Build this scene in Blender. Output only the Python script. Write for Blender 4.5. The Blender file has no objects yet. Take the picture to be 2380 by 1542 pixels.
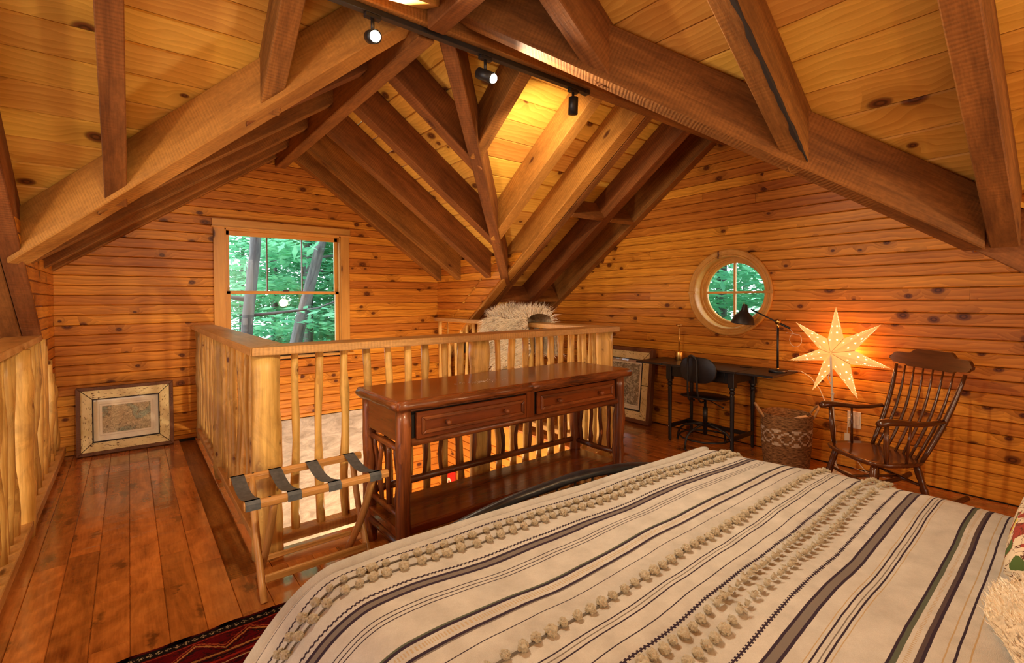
import bpy, bmesh, math, random
from mathutils import Vector, Matrix, noise
random.seed(7)
R = math.radians
scn = bpy.context.scene
col = scn.collection

# ------------------------------------------------------------------ camera
cam_d = bpy.data.cameras.new('camera'); cam = bpy.data.objects.new('camera', cam_d); col.objects.link(cam)
FPX = 1128.44
yaw, pitch, roll = .668170477, -.0177873809, -.00385174906
f_ = Vector((math.sin(yaw)*math.cos(pitch), math.cos(yaw)*math.cos(pitch), math.sin(pitch)))
r_ = Vector((math.cos(yaw), -math.sin(yaw), 0)); u_ = r_.cross(f_)
r2 = r_*math.cos(roll) + u_*math.sin(roll); u2 = -r_*math.sin(roll) + u_*math.cos(roll)
M = Matrix((r2, u2, -f_)).transposed().to_4x4(); M.translation = Vector((0, 0, 1.32))
cam.matrix_world = M
cam_d.sensor_width = 36; cam_d.lens = FPX*36/2380; cam_d.sensor_fit = 'HORIZONTAL'
cam_d.shift_x = 0; cam_d.shift_y = -(771-715.59)/2380
cam_d.clip_start = .02; cam_d.clip_end = 200
scn.camera = cam
# ------------------------------------------------------------------ world, exposure
scn.view_settings.view_transform = 'Standard'; scn.view_settings.look = 'None'
scn.view_settings.gamma = 1; scn.view_settings.use_curve_mapping = False
scn.view_settings.exposure = 0.22
w = bpy.data.worlds.new('world'); scn.world = w; w.use_nodes = True
wn = w.node_tree.nodes; wn['Background'].inputs[0].default_value = (.80, .92, 1, 1); wn['Background'].inputs[1].default_value = 5.0
scn.cycles.use_denoising = True
scn.cycles.max_bounces = 8; scn.cycles.diffuse_bounces = 4; scn.cycles.glossy_bounces = 3
scn.cycles.transparent_max_bounces = 12; scn.cycles.sample_clamp_indirect = 6
scn.cycles.caustics_reflective = False; scn.cycles.caustics_refractive = False

def light(name, kind, loc, power, color, size=.1, rot=None, **k):
    d = bpy.data.lights.new(name, kind); d.energy = power; d.color = color
    if kind == 'AREA': d.shape = 'RECTANGLE'; d.size = size[0]; d.size_y = size[1]
    else: d.shadow_soft_size = size
    for a, b in k.items(): setattr(d, a, b)
    o = bpy.data.objects.new(name, d); o.location = loc
    if rot: o.rotation_euler = rot
    col.objects.link(o); return o
light('walkway_fill_spot', 'SPOT', (.55, .1, 2.15), 150, (1, .80, .50), .05, Vector((-.50, 4.6, -1.75)).to_track_quat('-Z', 'Y').to_euler(), spot_size=R(58), spot_blend=.6)  # added spot without a fixture, brightens the left railings and leaning map
# unseen area fills added in place of windows: west great room, behind the bed
light('great_room_fill', 'AREA', (-4.2, 2.0, .9), 85, (.90, .95, 1), (3.4, 3.6), (0, R(-90), 0))
light('great_room_chandelier', 'POINT', (-2.3, .9, 2.1), 120, (1, .76, .46), .10)
light('bedroom_fill', 'AREA', (.9, -2.6, 1.4), 48, (1, .84, .64), (3.2, 1.9), (R(90), 0, 0))  # added warm fill; the south wall has no windows
light('bedside_fill', 'POINT', (2.9, -1.3, 1.25), 62, (1, .72, .38), .09)  # unseen warm fill behind the camera, added to brighten the right ceiling
light('bedside_fill', 'POINT', (-.2, -1.3, 1.25), 30, (1, .70, .36), .09)  # same added fill for the left ceiling
light('lower_hall_light', 'POINT', (1.9, 3.5, -.9), 120, (1, .80, .54), .12)
light('lower_hall_light', 'POINT', (2.2, 4.9, -1.7), 40, (1, .62, .28), .12)

# ------------------------------------------------------------------ mesh helpers
def fr(o, x, up=(0, 0, 1)):
    x = Vector(x).normalized(); up = Vector(up)
    if abs(x.dot(up.normalized())) > .98: up = Vector((0, 1, 0)) if abs(x.z) > .9 else Vector((0, 0, 1))
    y = up.cross(x).normalized(); z = x.cross(y)
    m = Matrix((x, y, z)).transposed().to_4x4(); m.translation = Vector(o); return m

def link(o, parent=None, M=None):
    col.objects.link(o)
    if parent is not None: o.parent = parent
    if M is not None: o.matrix_basis = M
    return o

def bm_obj(name, bm, mat, parent=None, M=None, smooth=False):
    """bm is in parent space; it is rewritten into the frame M so that local x follows the grain"""
    if M is not None: bmesh.ops.transform(bm, matrix=M.inverted(), verts=bm.verts)
    me = bpy.data.meshes.new(name); bm.to_mesh(me); bm.free()
    if smooth:
        for p in me.polygons: p.use_smooth = True
    if mat is not None:
        for m_ in (mat if isinstance(mat, (list, tuple)) else [mat]): me.materials.append(m_)
    return link(bpy.data.objects.new(name, me), parent, M)

def bevel(bm, b, seg=1):
    if b: bmesh.ops.bevel(bm, geom=bm.edges[:], offset=b, segments=seg, affect='EDGES', profile=.5, clamp_overlap=True)

def prism_bm(poly, ext, b=0, seg=1):
    bm = bmesh.new(); ext = Vector(ext)
    a = [bm.verts.new(Vector(p)) for p in poly]; c = [bm.verts.new(Vector(p)+ext) for p in poly]
    n = len(poly)
    bm.faces.new(a); bm.faces.new(c[::-1])
    for i in range(n): bm.faces.new((a[i], c[i], c[(i+1) % n], a[(i+1) % n]))
    bmesh.ops.recalc_face_normals(bm, faces=bm.faces[:]); bevel(bm, b, seg); return bm

def prism(name, poly, ext, mat, parent=None, xd=(1, 0, 0), b=.004, seg=1, up=(0, 0, 1)):
    return bm_obj(name, prism_bm(poly, ext, b, seg), mat, parent, fr(poly[0], xd, up))

def box_poly(x0, x1, y0, y1, z0):
    return [(x0, y0, z0), (x1, y0, z0), (x1, y1, z0), (x0, y1, z0)]
def box(name, x0, x1, y0, y1, z0, z1, mat, parent=None, g='x', b=.003, seg=1):
    xd = {'x': (1, 0, 0), 'y': (0, 1, 0), 'z': (0, 0, 1)}[g]
    return prism(name, box_poly(x0, x1, y0, y1, z0), (0, 0, z1-z0), mat, parent, xd, b, seg)

def tube_bm(pts, rad, sides=10, wob=0, seed=0, cap=True, flat=1.0, bm=None, up=None):
    bm = bm or bmesh.new(); pts = [Vector(p) for p in pts]; n = len(pts)
    if not isinstance(rad, (list, tuple)): rad = [rad]*n
    t0 = (pts[1]-pts[0]).normalized()
    if up is not None: nrm = Vector(up)
    else: nrm = Vector((0, 0, 1)) if abs(t0.z) < .9 else Vector((1, 0, 0))
    nrm = (nrm - t0*nrm.dot(t0)).normalized(); rings = []
    for i, p in enumerate(pts):
        t = (pts[min(i+1, n-1)]-pts[max(i-1, 0)]).normalized()
        nrm = (nrm - t*nrm.dot(t)).normalized(); bi = t.cross(nrm)
        ring = []
        for k in range(sides):
            a = 2*math.pi*k/sides; r = rad[i]
            if wob: r *= 1 + wob*noise.noise(Vector((math.cos(a)*1.3+seed*7.1, math.sin(a)*1.3, i*.55+seed*3.3)))
            ring.append(bm.verts.new(p + nrm*(math.cos(a)*r) + bi*(math.sin(a)*r*flat)))
        rings.append(ring)
    for i in range(n-1):
        for k in range(sides):
            bm.faces.new((rings[i][k], rings[i+1][k], rings[i+1][(k+1) % sides], rings[i][(k+1) % sides]))
    if cap: bm.faces.new(rings[0]); bm.faces.new(rings[-1][::-1])
    return bm
def tube(name, pts, rad, mat, parent=None, sides=10, wob=0, seed=0, flat=1.0, smooth=True, up=None):
    bm = tube_bm(pts, rad, sides, wob, seed, True, flat, None, up)
    bmesh.ops.recalc_face_normals(bm, faces=bm.faces[:])
    a, b_ = Vector(pts[0]), Vector(pts[-1])
    if (b_-a).length < 1e-4: b_ = a+Vector((1, 0, 0))
    o = bm_obj(name, bm, mat, parent, fr(a, b_-a), smooth)
    if smooth: o.data.shade_smooth() if False else None
    return o
def log(name, p0, p1, r0, r1, mat, parent=None, sides=10, rings=9, bow=.008, wob=.22, seed=None, knots=2):
    seed = random.random()*99 if seed is None else seed; rn = random.Random(seed)
    p0, p1 = Vector(p0), Vector(p1); d = p1-p0; L = d.length
    ax = Vector((1, 0, 0)) if abs(d.normalized().x) < .8 else Vector((0, 1, 0)); ay = d.normalized().cross(ax)
    pts, rad = [], []
    kn = [rn.randint(1, max(1, rings-2)) for _ in range(knots)]
    a1, a2, ph = rn.uniform(-bow, bow), rn.uniform(-bow, bow), rn.uniform(0, 6)
    for i in range(rings):
        t = i/(rings-1); s = math.sin(math.pi*t); s2 = math.sin(2.3*math.pi*t+ph)*s
        pts.append(p0+d*t+ax*(a1*s+a2*s2)+ay*(a2*s-a1*s2))
        r = r0+(r1-r0)*t
        r *= 1+rn.uniform(-.05, .05)+(.14 if i in kn else 0)
        rad.append(r)
    return tube(name, pts, rad, mat, parent, sides, wob, seed)
def lathe_bm(prof, seg=24, cap=True, bm=None, off=(0, 0, 0), axis='z'):
    bm = bm or bmesh.new(); rings = []; off = Vector(off)
    for r, z in prof:
        ring = []
        for k in range(seg):
            a = 2*math.pi*k/seg; c, s = math.cos(a)*r, math.sin(a)*r
            v = (c, s, z) if axis == 'z' else ((z, c, s) if axis == 'x' else (c, z, s))
            ring.append(bm.verts.new(Vector(v)+off))
        rings.append(ring)
    for i in range(len(prof)-1):
        for k in range(seg): bm.faces.new((rings[i][k], rings[i][(k+1) % seg], rings[i+1][(k+1) % seg], rings[i+1][k]))
    if cap: bm.faces.new(rings[0][::-1]); bm.faces.new(rings[-1])
    bmesh.ops.recalc_face_normals(bm, faces=bm.faces[:]) if cap else None
    return bm
def lathe(name, prof, mat, parent=None, off=(0, 0, 0), seg=24, axis='z', smooth=True, cap=True):
    bm = lathe_bm(prof, seg, cap, None, off, axis)
    M = Matrix.Translation(Vector(off)) if axis == 'z' else Matrix.Translation(Vector(off))
    return bm_obj(name, bm, mat, parent, M, smooth)
def tag(o, label, cat, group=None, kind=None):
    o['label'] = label; o['category'] = cat
    if group: o['group'] = group
    if kind: o['kind'] = kind
    return o
def struct(o): o['kind'] = 'structure'; return o
def empty(name, loc=(0, 0, 0), rz=0, rot=None):
    o = bpy.data.objects.new(name, None); o.empty_display_size = .1
    o.location = loc; o.rotation_euler = rot or (0, 0, rz); col.objects.link(o); return o
def thing(name, label, cat, loc=(0, 0, 0), rz=0, group=None, rot=None): return tag(empty(name, loc, rz, rot), label, cat, group)

# ------------------------------------------------------------------ material helpers
class NT:
    def __init__(s, name):
        s.m = bpy.data.materials.new(name); s.m.use_nodes = True; s.t = s.m.node_tree; s.n = s.t.nodes
        s.b = s.n['Principled BSDF']; s.out = s.n['Material Output']
    def new(s, typ, **k):
        x = s.n.new(typ)
        for a, b in k.items(): setattr(x, a, b)
        return x
    def set(s, sock, v):
        if isinstance(v, bpy.types.NodeSocket): s.t.links.new(v, sock)
        else:
            try: sock.default_value = v
            except Exception: sock.default_value = (*v, 1)
    def math(s, op, a, b=None, c=None, clamp=False):
        x = s.new('ShaderNodeMath', operation=op, use_clamp=clamp); s.set(x.inputs[0], a)
        if b is not None: s.set(x.inputs[1], b)
        if c is not None: s.set(x.inputs[2], c)
        return x.outputs[0]
    def vmath(s, op, a, b=None):
        x = s.new('ShaderNodeVectorMath', operation=op); s.set(x.inputs[0], a)
        if b is not None: s.set(x.inputs[1], b)
        return x.outputs[0]
    def mix(s, f, a, b, typ='MIX'):
        x = s.new('ShaderNodeMix', data_type='RGBA', blend_type=typ); s.set(x.inputs[0], f)
        s.set(x.inputs[6], a if isinstance(a, bpy.types.NodeSocket) else (*a[:3], 1)); s.set(x.inputs[7], b if isinstance(b, bpy.types.NodeSocket) else (*b[:3], 1)); return x.outputs[2]
    def noise(s, vec, scale=5, detail=4, rough=.55, dist=0, out=0):
        x = s.new('ShaderNodeTexNoise'); s.set(x.inputs['Vector'], vec); s.set(x.inputs['Scale'], scale)
        x.inputs['Detail'].default_value = detail; x.inputs['Roughness'].default_value = rough; x.inputs['Distortion'].default_value = dist
        return x.outputs[out]
    def rng(s, v, a, b, c=0, d=1, smooth=False):
        x = s.new('ShaderNodeMapRange'); x.clamp = True
        if smooth: x.interpolation_type = 'SMOOTHSTEP'
        s.set(x.inputs[0], v); x.inputs[1].default_value = a; x.inputs[2].default_value = b; x.inputs[3].default_value = c; x.inputs[4].default_value = d
        return x.outputs[0]
    def scale(s, v, sc):
        return s.vmath('MULTIPLY', v, sc)
    def ramp(s, f, stops, const=False):
        x = s.new('ShaderNodeValToRGB'); e = x.color_ramp.elements
        if const: x.color_ramp.interpolation = 'CONSTANT'
        while len(e) > 1: e.remove(e[-1])
        e[0].position = stops[0][0]; e[0].color = (*stops[0][1], 1)
        for p, c in stops[1:]: q = e.new(p); q.color = (*c, 1)
        s.set(x.inputs[0], f); return x.outputs[0]
    def obj(s, k=37.0):
        tc = s.new('ShaderNodeTexCoord'); oi = s.new('ShaderNodeObjectInfo'); s.rand = oi.outputs['Random']
        v = s.new('ShaderNodeCombineXYZ'); s.t.links.new(s.math('MULTIPLY', s.rand, k), v.inputs[0]); s.t.links.new(s.math('MULTIPLY', s.rand, k*.73), v.inputs[1]); s.t.links.new(s.math('MULTIPLY', s.rand, k*1.31), v.inputs[2])
        s.raw = tc.outputs['Object']
        return s.vmath('ADD', tc.outputs['Object'], v.outputs[0])
    def bump(s, h, strength=.3, dist=.01):
        x = s.new('ShaderNodeBump'); x.inputs['Strength'].default_value = strength; x.inputs['Distance'].default_value = dist; s.set(x.inputs['Height'], h)
        s.t.links.new(x.outputs[0], s.b.inputs['Normal']); return x
    def fin(s, c, rough=.5, spec=None, metal=None, coat=None):
        s.set(s.b.inputs['Base Color'], c); s.set(s.b.inputs['Roughness'], rough)
        if spec is not None: s.b.inputs['Specular IOR Level'].default_value = spec
        if metal is not None: s.b.inputs['Metallic'].default_value = metal
        if coat is not None: s.b.inputs['Coat Weight'].default_value = coat; s.b.inputs['Coat Roughness'].default_value = .12
        return s.m

def wood(name, dark, light, knotc=(.06, .018, .005), knot=.45, kx=.30, ky=.11, kr=.26, rough=.35, var=.30, saw=0, grain=14., bumpd=.25, coat=0, spec=.4, wave=0, contrast=1., knot3d=False, hue=0.0, stain=None):
    s = NT(name); p = s.obj()
    # knots
    kv = s.vmath('ADD', s.scale(p, (1/kx, 1/ky, 1/ky if knot3d else 0)), s.scale(s.noise(p, 3, 2, .5, 0, 1), (.25, .25, 0)))
    vo = s.new('ShaderNodeTexVoronoi', voronoi_dimensions='3D' if knot3d else '2D'); vo.inputs['Scale'].default_value = 1; s.set(vo.inputs['Vector'], kv)
    dist = vo.outputs['Distance']; sep = s.new('ShaderNodeSeparateColor'); s.t.links.new(vo.outputs['Color'], sep.inputs[0])
    gate = s.math('LESS_THAN', sep.outputs[0], knot)
    size = s.math('MULTIPLY_ADD', sep.outputs[1], kr*.8, kr*.35)
    dn = s.math('DIVIDE', dist, size)
    km = s.math('MULTIPLY', s.rng(dn, .35, .62, 1, 0, True), gate)
    halo = s.math('MULTIPLY', s.rng(dn, .4, 2.2, 1, 0, True), gate)
    # grain, bent round the knots
    q = s.new('ShaderNodeSeparateXYZ'); s.t.links.new(p, q.inputs[0])
    y2 = s.math('MULTIPLY_ADD', halo, .05, q.outputs[1])
    cv = s.new('ShaderNodeCombineXYZ'); s.t.links.new(q.outputs[0], cv.inputs[0]); s.t.links.new(y2, cv.inputs[1]); s.t.links.new(q.outputs[2], cv.inputs[2])
    g1 = s.noise(s.scale(cv.outputs[0], (1.3, grain, grain)), 1, 5, .6, .6)
    g2 = s.noise(s.scale(cv.outputs[0], (6, 130, 130)), 1, 3, .6)
    g0 = s.noise(s.scale(p, (2.2, 5, 5)), 1, 3, .55, .3)
    g = s.math('ADD', s.math('MULTIPLY', g1, .55), s.math('ADD', s.math('MULTIPLY', g2, .2), s.math('MULTIPLY', g0, .25)))
    if wave:
        wv = s.new('ShaderNodeTexWave', wave_type='BANDS', bands_direction='Y', wave_profile='SAW'); s.set(wv.inputs['Vector'], s.scale(cv.outputs[0], (.35, 1, 1)))
        wv.inputs['Scale'].default_value = 9; wv.inputs['Distortion'].default_value = 9; wv.inputs['Detail'].default_value = 2; wv.inputs['Detail Scale'].default_value = .9
        g = s.math('ADD', s.math('MULTIPLY', g, 1-wave), s.math('MULTIPLY', wv.outputs['Fac'], wave))
    f = s.rng(g, .5-.2/contrast, .5+.2/contrast)
    c = s.mix(f, dark, light)
    rv = s.math('MULTIPLY_ADD', s.rand, var, 1-var*.55)
    cc = s.new('ShaderNodeHueSaturation'); s.t.links.new(c, cc.inputs['Color']); s.t.links.new(rv, cc.inputs['Value'])
    s.set(cc.inputs['Hue'], s.math('MULTIPLY_ADD', s.rand, hue, .5-hue/2)); c = cc.outputs[0]
    c = s.mix(s.math('MULTIPLY', halo, .38), c, tuple(.5*a+.2*b for a, b in zip(dark, knotc)))
    rings = s.math('SINE', s.math('MULTIPLY', dn, 22)); kcol = s.mix(s.rng(rings, -1, 1), knotc, tuple(a*2.4 for a in knotc))
    c = s.mix(km, c, kcol)
    if stain:
        st = s.rng(s.noise(p, 3.1, 5, .65, .8), .52, .7); c = s.mix(s.math('MULTIPLY', st, stain[3]), c, stain[:3])
    h = s.math('ADD', s.math('MULTIPLY', g1, .6), s.math('MULTIPLY', g2, .5))
    if saw:
        wv = s.new('ShaderNodeTexWave', wave_type='BANDS', bands_direction='X'); s.set(wv.inputs['Vector'], s.vmath('ADD', s.scale(p, (1, .25, .25)), s.scale(s.noise(p, 4, 2, .5, 0, 1), (.03, 0, 0))))
        wv.inputs['Scale'].default_value = 17; wv.inputs['Distortion'].default_value = 5; wv.inputs['Detail'].default_value = 4
        wf = s.math('MULTIPLY', wv.outputs['Fac'], s.rng(s.noise(p, 2.3, 3, .6), .42, .62)); h = s.math('ADD', h, s.math('MULTIPLY', wf, saw*.7))
        rgh = s.noise(s.scale(p, (25, 60, 60)), 1, 4, .7)
        h = s.math('ADD', h, s.math('MULTIPLY', rgh, saw*1.2))
        c = s.mix(s.math('MULTIPLY', s.rng(s.math('ADD', s.math('MULTIPLY', wf, .4), rgh), .75, .35), .38), c, tuple(a*.35 for a in dark))
    s.bump(h, bumpd, .006)
    return s.fin(c, rough, spec, None, coat or None)

def plain(name, c, rough=.5, metal=0, spec=.5, var=.0, nb=0, nscale=60, emit=None, es=1):
    s = NT(name); p = s.obj()
    n = s.noise(p, nscale, 4, .6)
    cc = s.mix(s.rng(n, .3, .7), tuple(a*(1-var) for a in c), tuple(min(1, a*(1+var)) for a in c)) if var else c
    if nb: s.bump(n, nb, .004)
    s.fin(cc, rough, spec, metal)
    if emit: s.set(s.b.inputs['Emission Color'], (*emit, 1)); s.b.inputs['Emission Strength'].default_value = es
    return s.m

MT = {}
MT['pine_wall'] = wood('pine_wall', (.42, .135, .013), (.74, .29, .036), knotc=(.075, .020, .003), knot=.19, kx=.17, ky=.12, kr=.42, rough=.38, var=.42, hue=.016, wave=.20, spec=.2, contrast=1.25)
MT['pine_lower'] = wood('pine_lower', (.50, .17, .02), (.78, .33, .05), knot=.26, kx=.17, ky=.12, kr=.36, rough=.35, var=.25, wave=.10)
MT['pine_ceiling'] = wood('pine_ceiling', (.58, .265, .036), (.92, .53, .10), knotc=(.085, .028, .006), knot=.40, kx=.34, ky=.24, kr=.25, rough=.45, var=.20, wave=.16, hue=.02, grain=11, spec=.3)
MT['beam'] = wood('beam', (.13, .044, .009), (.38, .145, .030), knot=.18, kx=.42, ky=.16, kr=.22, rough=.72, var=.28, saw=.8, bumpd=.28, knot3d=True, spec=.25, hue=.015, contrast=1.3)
MT['beam_lit'] = wood('beam_lit', (.34, .14, .024), (.66, .31, .062), knot=.18, kx=.42, ky=.16, kr=.22, rough=.68, var=.2, saw=.7, bumpd=.30, knot3d=True, spec=.25, contrast=1.2)  # paler copy of beam: lamplight on the lit timbers put into the colour
MT['rail'] = wood('rail', (.44, .20, .05), (.80, .47, .17), knot=.35, kx=.35, ky=.1, kr=.25, rough=.42, var=.12, saw=.12, bumpd=.22, knot3d=True)
MT['log'] = wood('log', (.42, .21, .040), (.95, .62, .19), knotc=(.09, .03, .008), knot=.5, kx=.11, ky=.07, kr=.30, rough=.42, var=.30, grain=26, bumpd=.4, knot3d=True, contrast=1.3, stain=(.16, .08, .03, .45))
MT['console'] = wood('console', (.085, .019, .006), (.32, .078, .017), knotc=(.03, .008, .003), knot=.3, kx=.3, ky=.1, kr=.24, rough=.24, var=.12, bumpd=.15, coat=.35, knot3d=True)
MT['console_log'] = wood('console_log', (.055, .015, .006), (.36, .105, .026), knotc=(.32, .11, .04), knot=.5, contrast=1.5, kx=.16, ky=.06, kr=.3, rough=.32, var=.3, grain=24, bumpd=.35, coat=.2, knot3d=True)
MT['oak'] = wood('oak', (.34, .15, .035), (.72, .37, .12), knot=.0, rough=.4, var=.15, grain=40, bumpd=.25, contrast=1.3)
MT['casing'] = wood('casing', (.48, .20, .03), (.74, .38, .08), knot=.18, kx=.5, ky=.12, kr=.2, rough=.38, var=.15)
MT['rocker'] = wood('rocker', (.04, .012, .004), (.15, .044, .011), knot=.0, rough=.22, var=.1, grain=20, bumpd=.08, coat=.5)
MT['frame_wood'] = wood('frame_wood', (.11, .035, .012), (.26, .10, .035), knot=.2, rough=.6, var=.25, saw=.3, bumpd=.4)

def floor_mat():
    s = NT('floor_wood'); p = s.obj(91)
    g1 = s.noise(s.scale(p, (1.6, 9, 1)), 1, 6, .62, 1.2); g2 = s.noise(s.scale(p, (8, 120, 1)), 1, 3, .6)
    b = s.noise(s.scale(p, (5, 8, 1)), 1, 5, .65, 1.5)
    f = s.rng(s.math('ADD', s.math('MULTIPLY', g1, .55), s.math('ADD', s.math('MULTIPLY', g2, .15), s.math('MULTIPLY', b, .3))), .36, .64)
    c = s.mix(f, (.20, .055, .011), (.62, .21, .042))
    vo = s.new('ShaderNodeTexVoronoi', voronoi_dimensions='2D'); vo.inputs['Scale'].default_value = 1; s.set(vo.inputs['Vector'], s.vmath('ADD', s.scale(p, (4, 9, 0)), s.scale(s.noise(p, 20, 3, .6, 0, 1), (.7, .9, 0))))
    sp = s.new('ShaderNodeSeparateColor'); s.t.links.new(vo.outputs['Color'], sp.inputs[0])
    k = s.math('MULTIPLY', s.rng(vo.outputs['Distance'], .05, .3, 1, 0, True), s.math('LESS_THAN', sp.outputs[0], .20))
    c = s.mix(s.math('MULTIPLY', k, .7), c, (.03, .008, .003))
    hs = s.new('ShaderNodeHueSaturation'); s.t.links.new(c, hs.inputs['Color']); s.set(hs.inputs['Value'], s.math('MULTIPLY_ADD', s.rand, .45, .78)); c = hs.outputs[0]
    h = s.math('ADD', s.math('MULTIPLY', s.noise(s.scale(p, (13, 4.5, 1)), 1, 2, .5, .5), 1.0), s.math('MULTIPLY', g2, .06))
    s.bump(h, .30, .012)
    return s.fin(c, s.rng(b, .3, .7, .10, .22), .6, None, .6)
MT['floor'] = floor_mat()
MT['black'] = plain('black_paint', (.012, .010, .011), .38, var=.2, nb=.1)
MT['black_metal'] = plain('black_metal', (.014, .013, .013), .42, 0, .5, .2)
MT['brass'] = plain('brass', (.78, .48, .14), .28, 1)
MT['white'] = plain('white_plastic', (.72, .62, .48), .4)
MT['cord'] = plain('white_cord', (.70, .60, .45), .5)
MT['strap'] = plain('grey_webbing', (.20, .215, .24), .55, var=.25, nb=.3, nscale=40)
MT['iron'] = plain('black_iron', (.012, .014, .020), .33, 0, .6, .5, .4, 25)
MT['mattress'] = plain('mattress', (.55, .48, .40), .9)
MT['dark'] = plain('dark_gap', (.02, .012, .008), .8)

def glass_mat():
    s = NT('window_glass'); tr = s.new('ShaderNodeBsdfTransparent'); gl = s.new('ShaderNodeBsdfGlossy'); gl.inputs['Roughness'].default_value = .02
    lw = s.new('ShaderNodeLayerWeight'); lw.inputs[0].default_value = .5; mx = s.new('ShaderNodeMixShader')
    fc = s.math('MULTIPLY_ADD', s.math('POWER', lw.outputs['Facing'], 5), .6, .025); s.t.links.new(fc, mx.inputs[0]); s.t.links.new(tr.outputs[0], mx.inputs[1]); s.t.links.new(gl.outputs[0], mx.inputs[2]); s.t.links.new(mx.outputs[0], s.out.inputs[0])
    return s.m
MT['glass'] = glass_mat(); MT['muntin'] = plain('backlit_muntin', (.13, .075, .035), .5)  # muntin colour darkened to stand for its backlit shade

# ------------------------------------------------------------------ roof numbers
RX, RY, ZR, T = 1.32, 2.29, 2.86, .717      # cross ridge x, main ridge y, virtual rafter-bottom apex, slope
DEP = .29                                   # vertical depth of the rafters
YA, XE = 5.54, 4.37                         # window wall, round-window wall
XW, XO, EAV = -.49, 3.14, 1.82
zb = lambda d: ZR-T*abs(d)

# ================================================================== FLOOR
floor = struct(empty('floor'))
def plank(x0, x1, y0, y1, z1=0.0, t=.02, mat='floor', parent=None, name='plank', g='y'):
    c = .0032
    if g == 'y':
        poly = [(x0+.0004, y0+.0004, z1-t), (x1-.0004, y0+.0004, z1-t), (x1-.0004, y0+.0004, z1-c), (x1-c, y0+.0004, z1), (x0+c, y0+.0004, z1), (x0+.0004, y0+.0004, z1-c)]
        return prism(name, poly, (0, y1-y0-.0012, 0), MT[mat], parent, (0, 1, 0), 0)
    poly = [(x0+.0004, y0+.0004, z1-t), (x0+.0004, y1-.0004, z1-t), (x0+.0004, y1-.0004, z1-c), (x0+.0004, y1-c, z1), (x0+.0004, y0+c, z1), (x0+.0004, y0+.0004, z1-c)]
    return prism(name, poly, (x1-x0-.0012, 0, 0), MT[mat], parent, (1, 0, 0), 0)
rn = random.Random(5)
for k in range(-5, 36):
    x0 = -.014+.1235*k; x1 = x0+.1235
    segs = []
    if x1 < .43: segs = [(-1.3, YA)]
    elif x0 < 3.24: segs = [(-1.3, 2.60)]
    else: segs = [(-1.3, YA)]
    if x0 > XE: continue
    x1c = min(x1, XE)
    x0c = max(x0, -.56)
    if .35 < x0 < .42: x1c = x1
    for a, b in segs:
        y = a - rn.uniform(0, .5)
        while y < b-.02:
            L = rn.choice((.38, .45, .55, .7, .85, 1.0)) if x0 < 1.4 or True else 1
            ye = min(y+L, b)
            if b-ye < .12: ye = b
            if y+L > a: plank(x0c, x1c, max(y, a), ye, parent=floor)
            y = ye
# border boards along the stair opening
plank(.479, .54, 2.60, 4.1, parent=floor); plank(.479, .54, 4.1, YA, parent=floor)
for a, b in ((.54, 1.5), (1.5, 2.6), (2.6, 3.24)): plank(a, b, 2.60, 2.78, parent=floor, g='x')
plank(3.06, 3.315, 2.78, 4.2, parent=floor); plank(3.06, 3.315, 4.2, YA, parent=floor)
o = box('subfloor', -.56, .54, -1.3, YA, -.24, -.021, MT['beam'], floor, 'y', 0)
box('subfloor', .54, XE, -1.3, 2.78, -.24, -.021, MT['beam'], floor, 'y', 0)
box('subfloor', 3.06, XE, 2.78, YA, -.24, -.021, MT['pine_lower'], floor, 'y', 0)
lf = struct(box('floor_lower', -5, 6, -1.3, 6, -2.75, -2.65, MT['floor'], None, 'y', 0)); lf.name = 'floor'

# ================================================================== WALLS
def wboard(parent, org, xd, up, out, x0, x1, h0, h1, mat, t=.02, c=.008, lo=None, sl=False):
    h0, h1 = h0+.0012, h1-.0012
    """tongue and groove board with chamfered long edges; org + xd*x + up*h, visible face towards out"""
    org, xd, up, out = map(Vector, (org, xd, up, out))
    pr = [(h0, -t), (h0, -c*.9), (h0+c*.7, 0), (h1-c*.7, 0), (h1, -c*.9), (h1, -t)]
    poly = [org+xd*x0+up*a+out*b for a, b in pr]
    M_ = Matrix((xd, up, out)).transposed().to_4x4(); M_.translation = org+xd*x0+up*h0
    bm = prism_bm(poly, xd*(x1-x0), 0)
    if sl:
        for v in bm.verts:
            r_ = v.co-org
            if r_.dot(xd) < x0+1e-4: v.co -= xd*((r_.dot(up)-(h0+h1)/2)/sl)
    return bm_obj('board', bm, mat, parent, M_)
def wall_rows(parent, org, xd, out, z0, step, zlo, zhi, span, mat, cuts=(), seed=1, jo=.10, top=None, sl=False):
    rn = random.Random(seed); z = z0
    while z > zlo: z -= step
    while z < zhi-1e-4:
        a, b = max(z, zlo), min(z+step, zhi)
        s = span((a+b)/2)
        if s and b-a > .01:
            pcs = [s]
            for c in cuts:
                h = c(a, b)
                if h: pcs = [q for p in pcs for q in ((p[0], min(p[1], h[0])), (max(p[0], h[1]), p[1])) if q[1]-q[0] > .02]
            for p in pcs:
                L = p[1]-p[0]
                if L > 1.3 and rn.random() < jo:
                    m = p[0]+L*rn.uniform(.25, .75)
                    wboard(parent, org, xd, (0, 0, 1), out, p[0], m-.001, a, b, mat, sl=sl); wboard(parent, org, xd, (0, 0, 1), out, m+.001, p[1], a, b, mat)
                else: wboard(parent, org, xd, (0, 0, 1), out, p[0], p[1], a, b, mat, sl=sl)
        z += step
P = MT['pine_wall']
wa = struct(empty('wall_north', (0, 0, 0)))
WZ0 = .853
def span_a(z):
    if z > ZR-.02: return None
    h = (ZR+.12-z)/T
    lo, hi = max(RX-h, XW-.03), min(RX+h, XO+.02)
    if z < zb(YA-RY)+.1: lo, hi = -4.0, XE+.1
    return (lo, hi)
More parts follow.
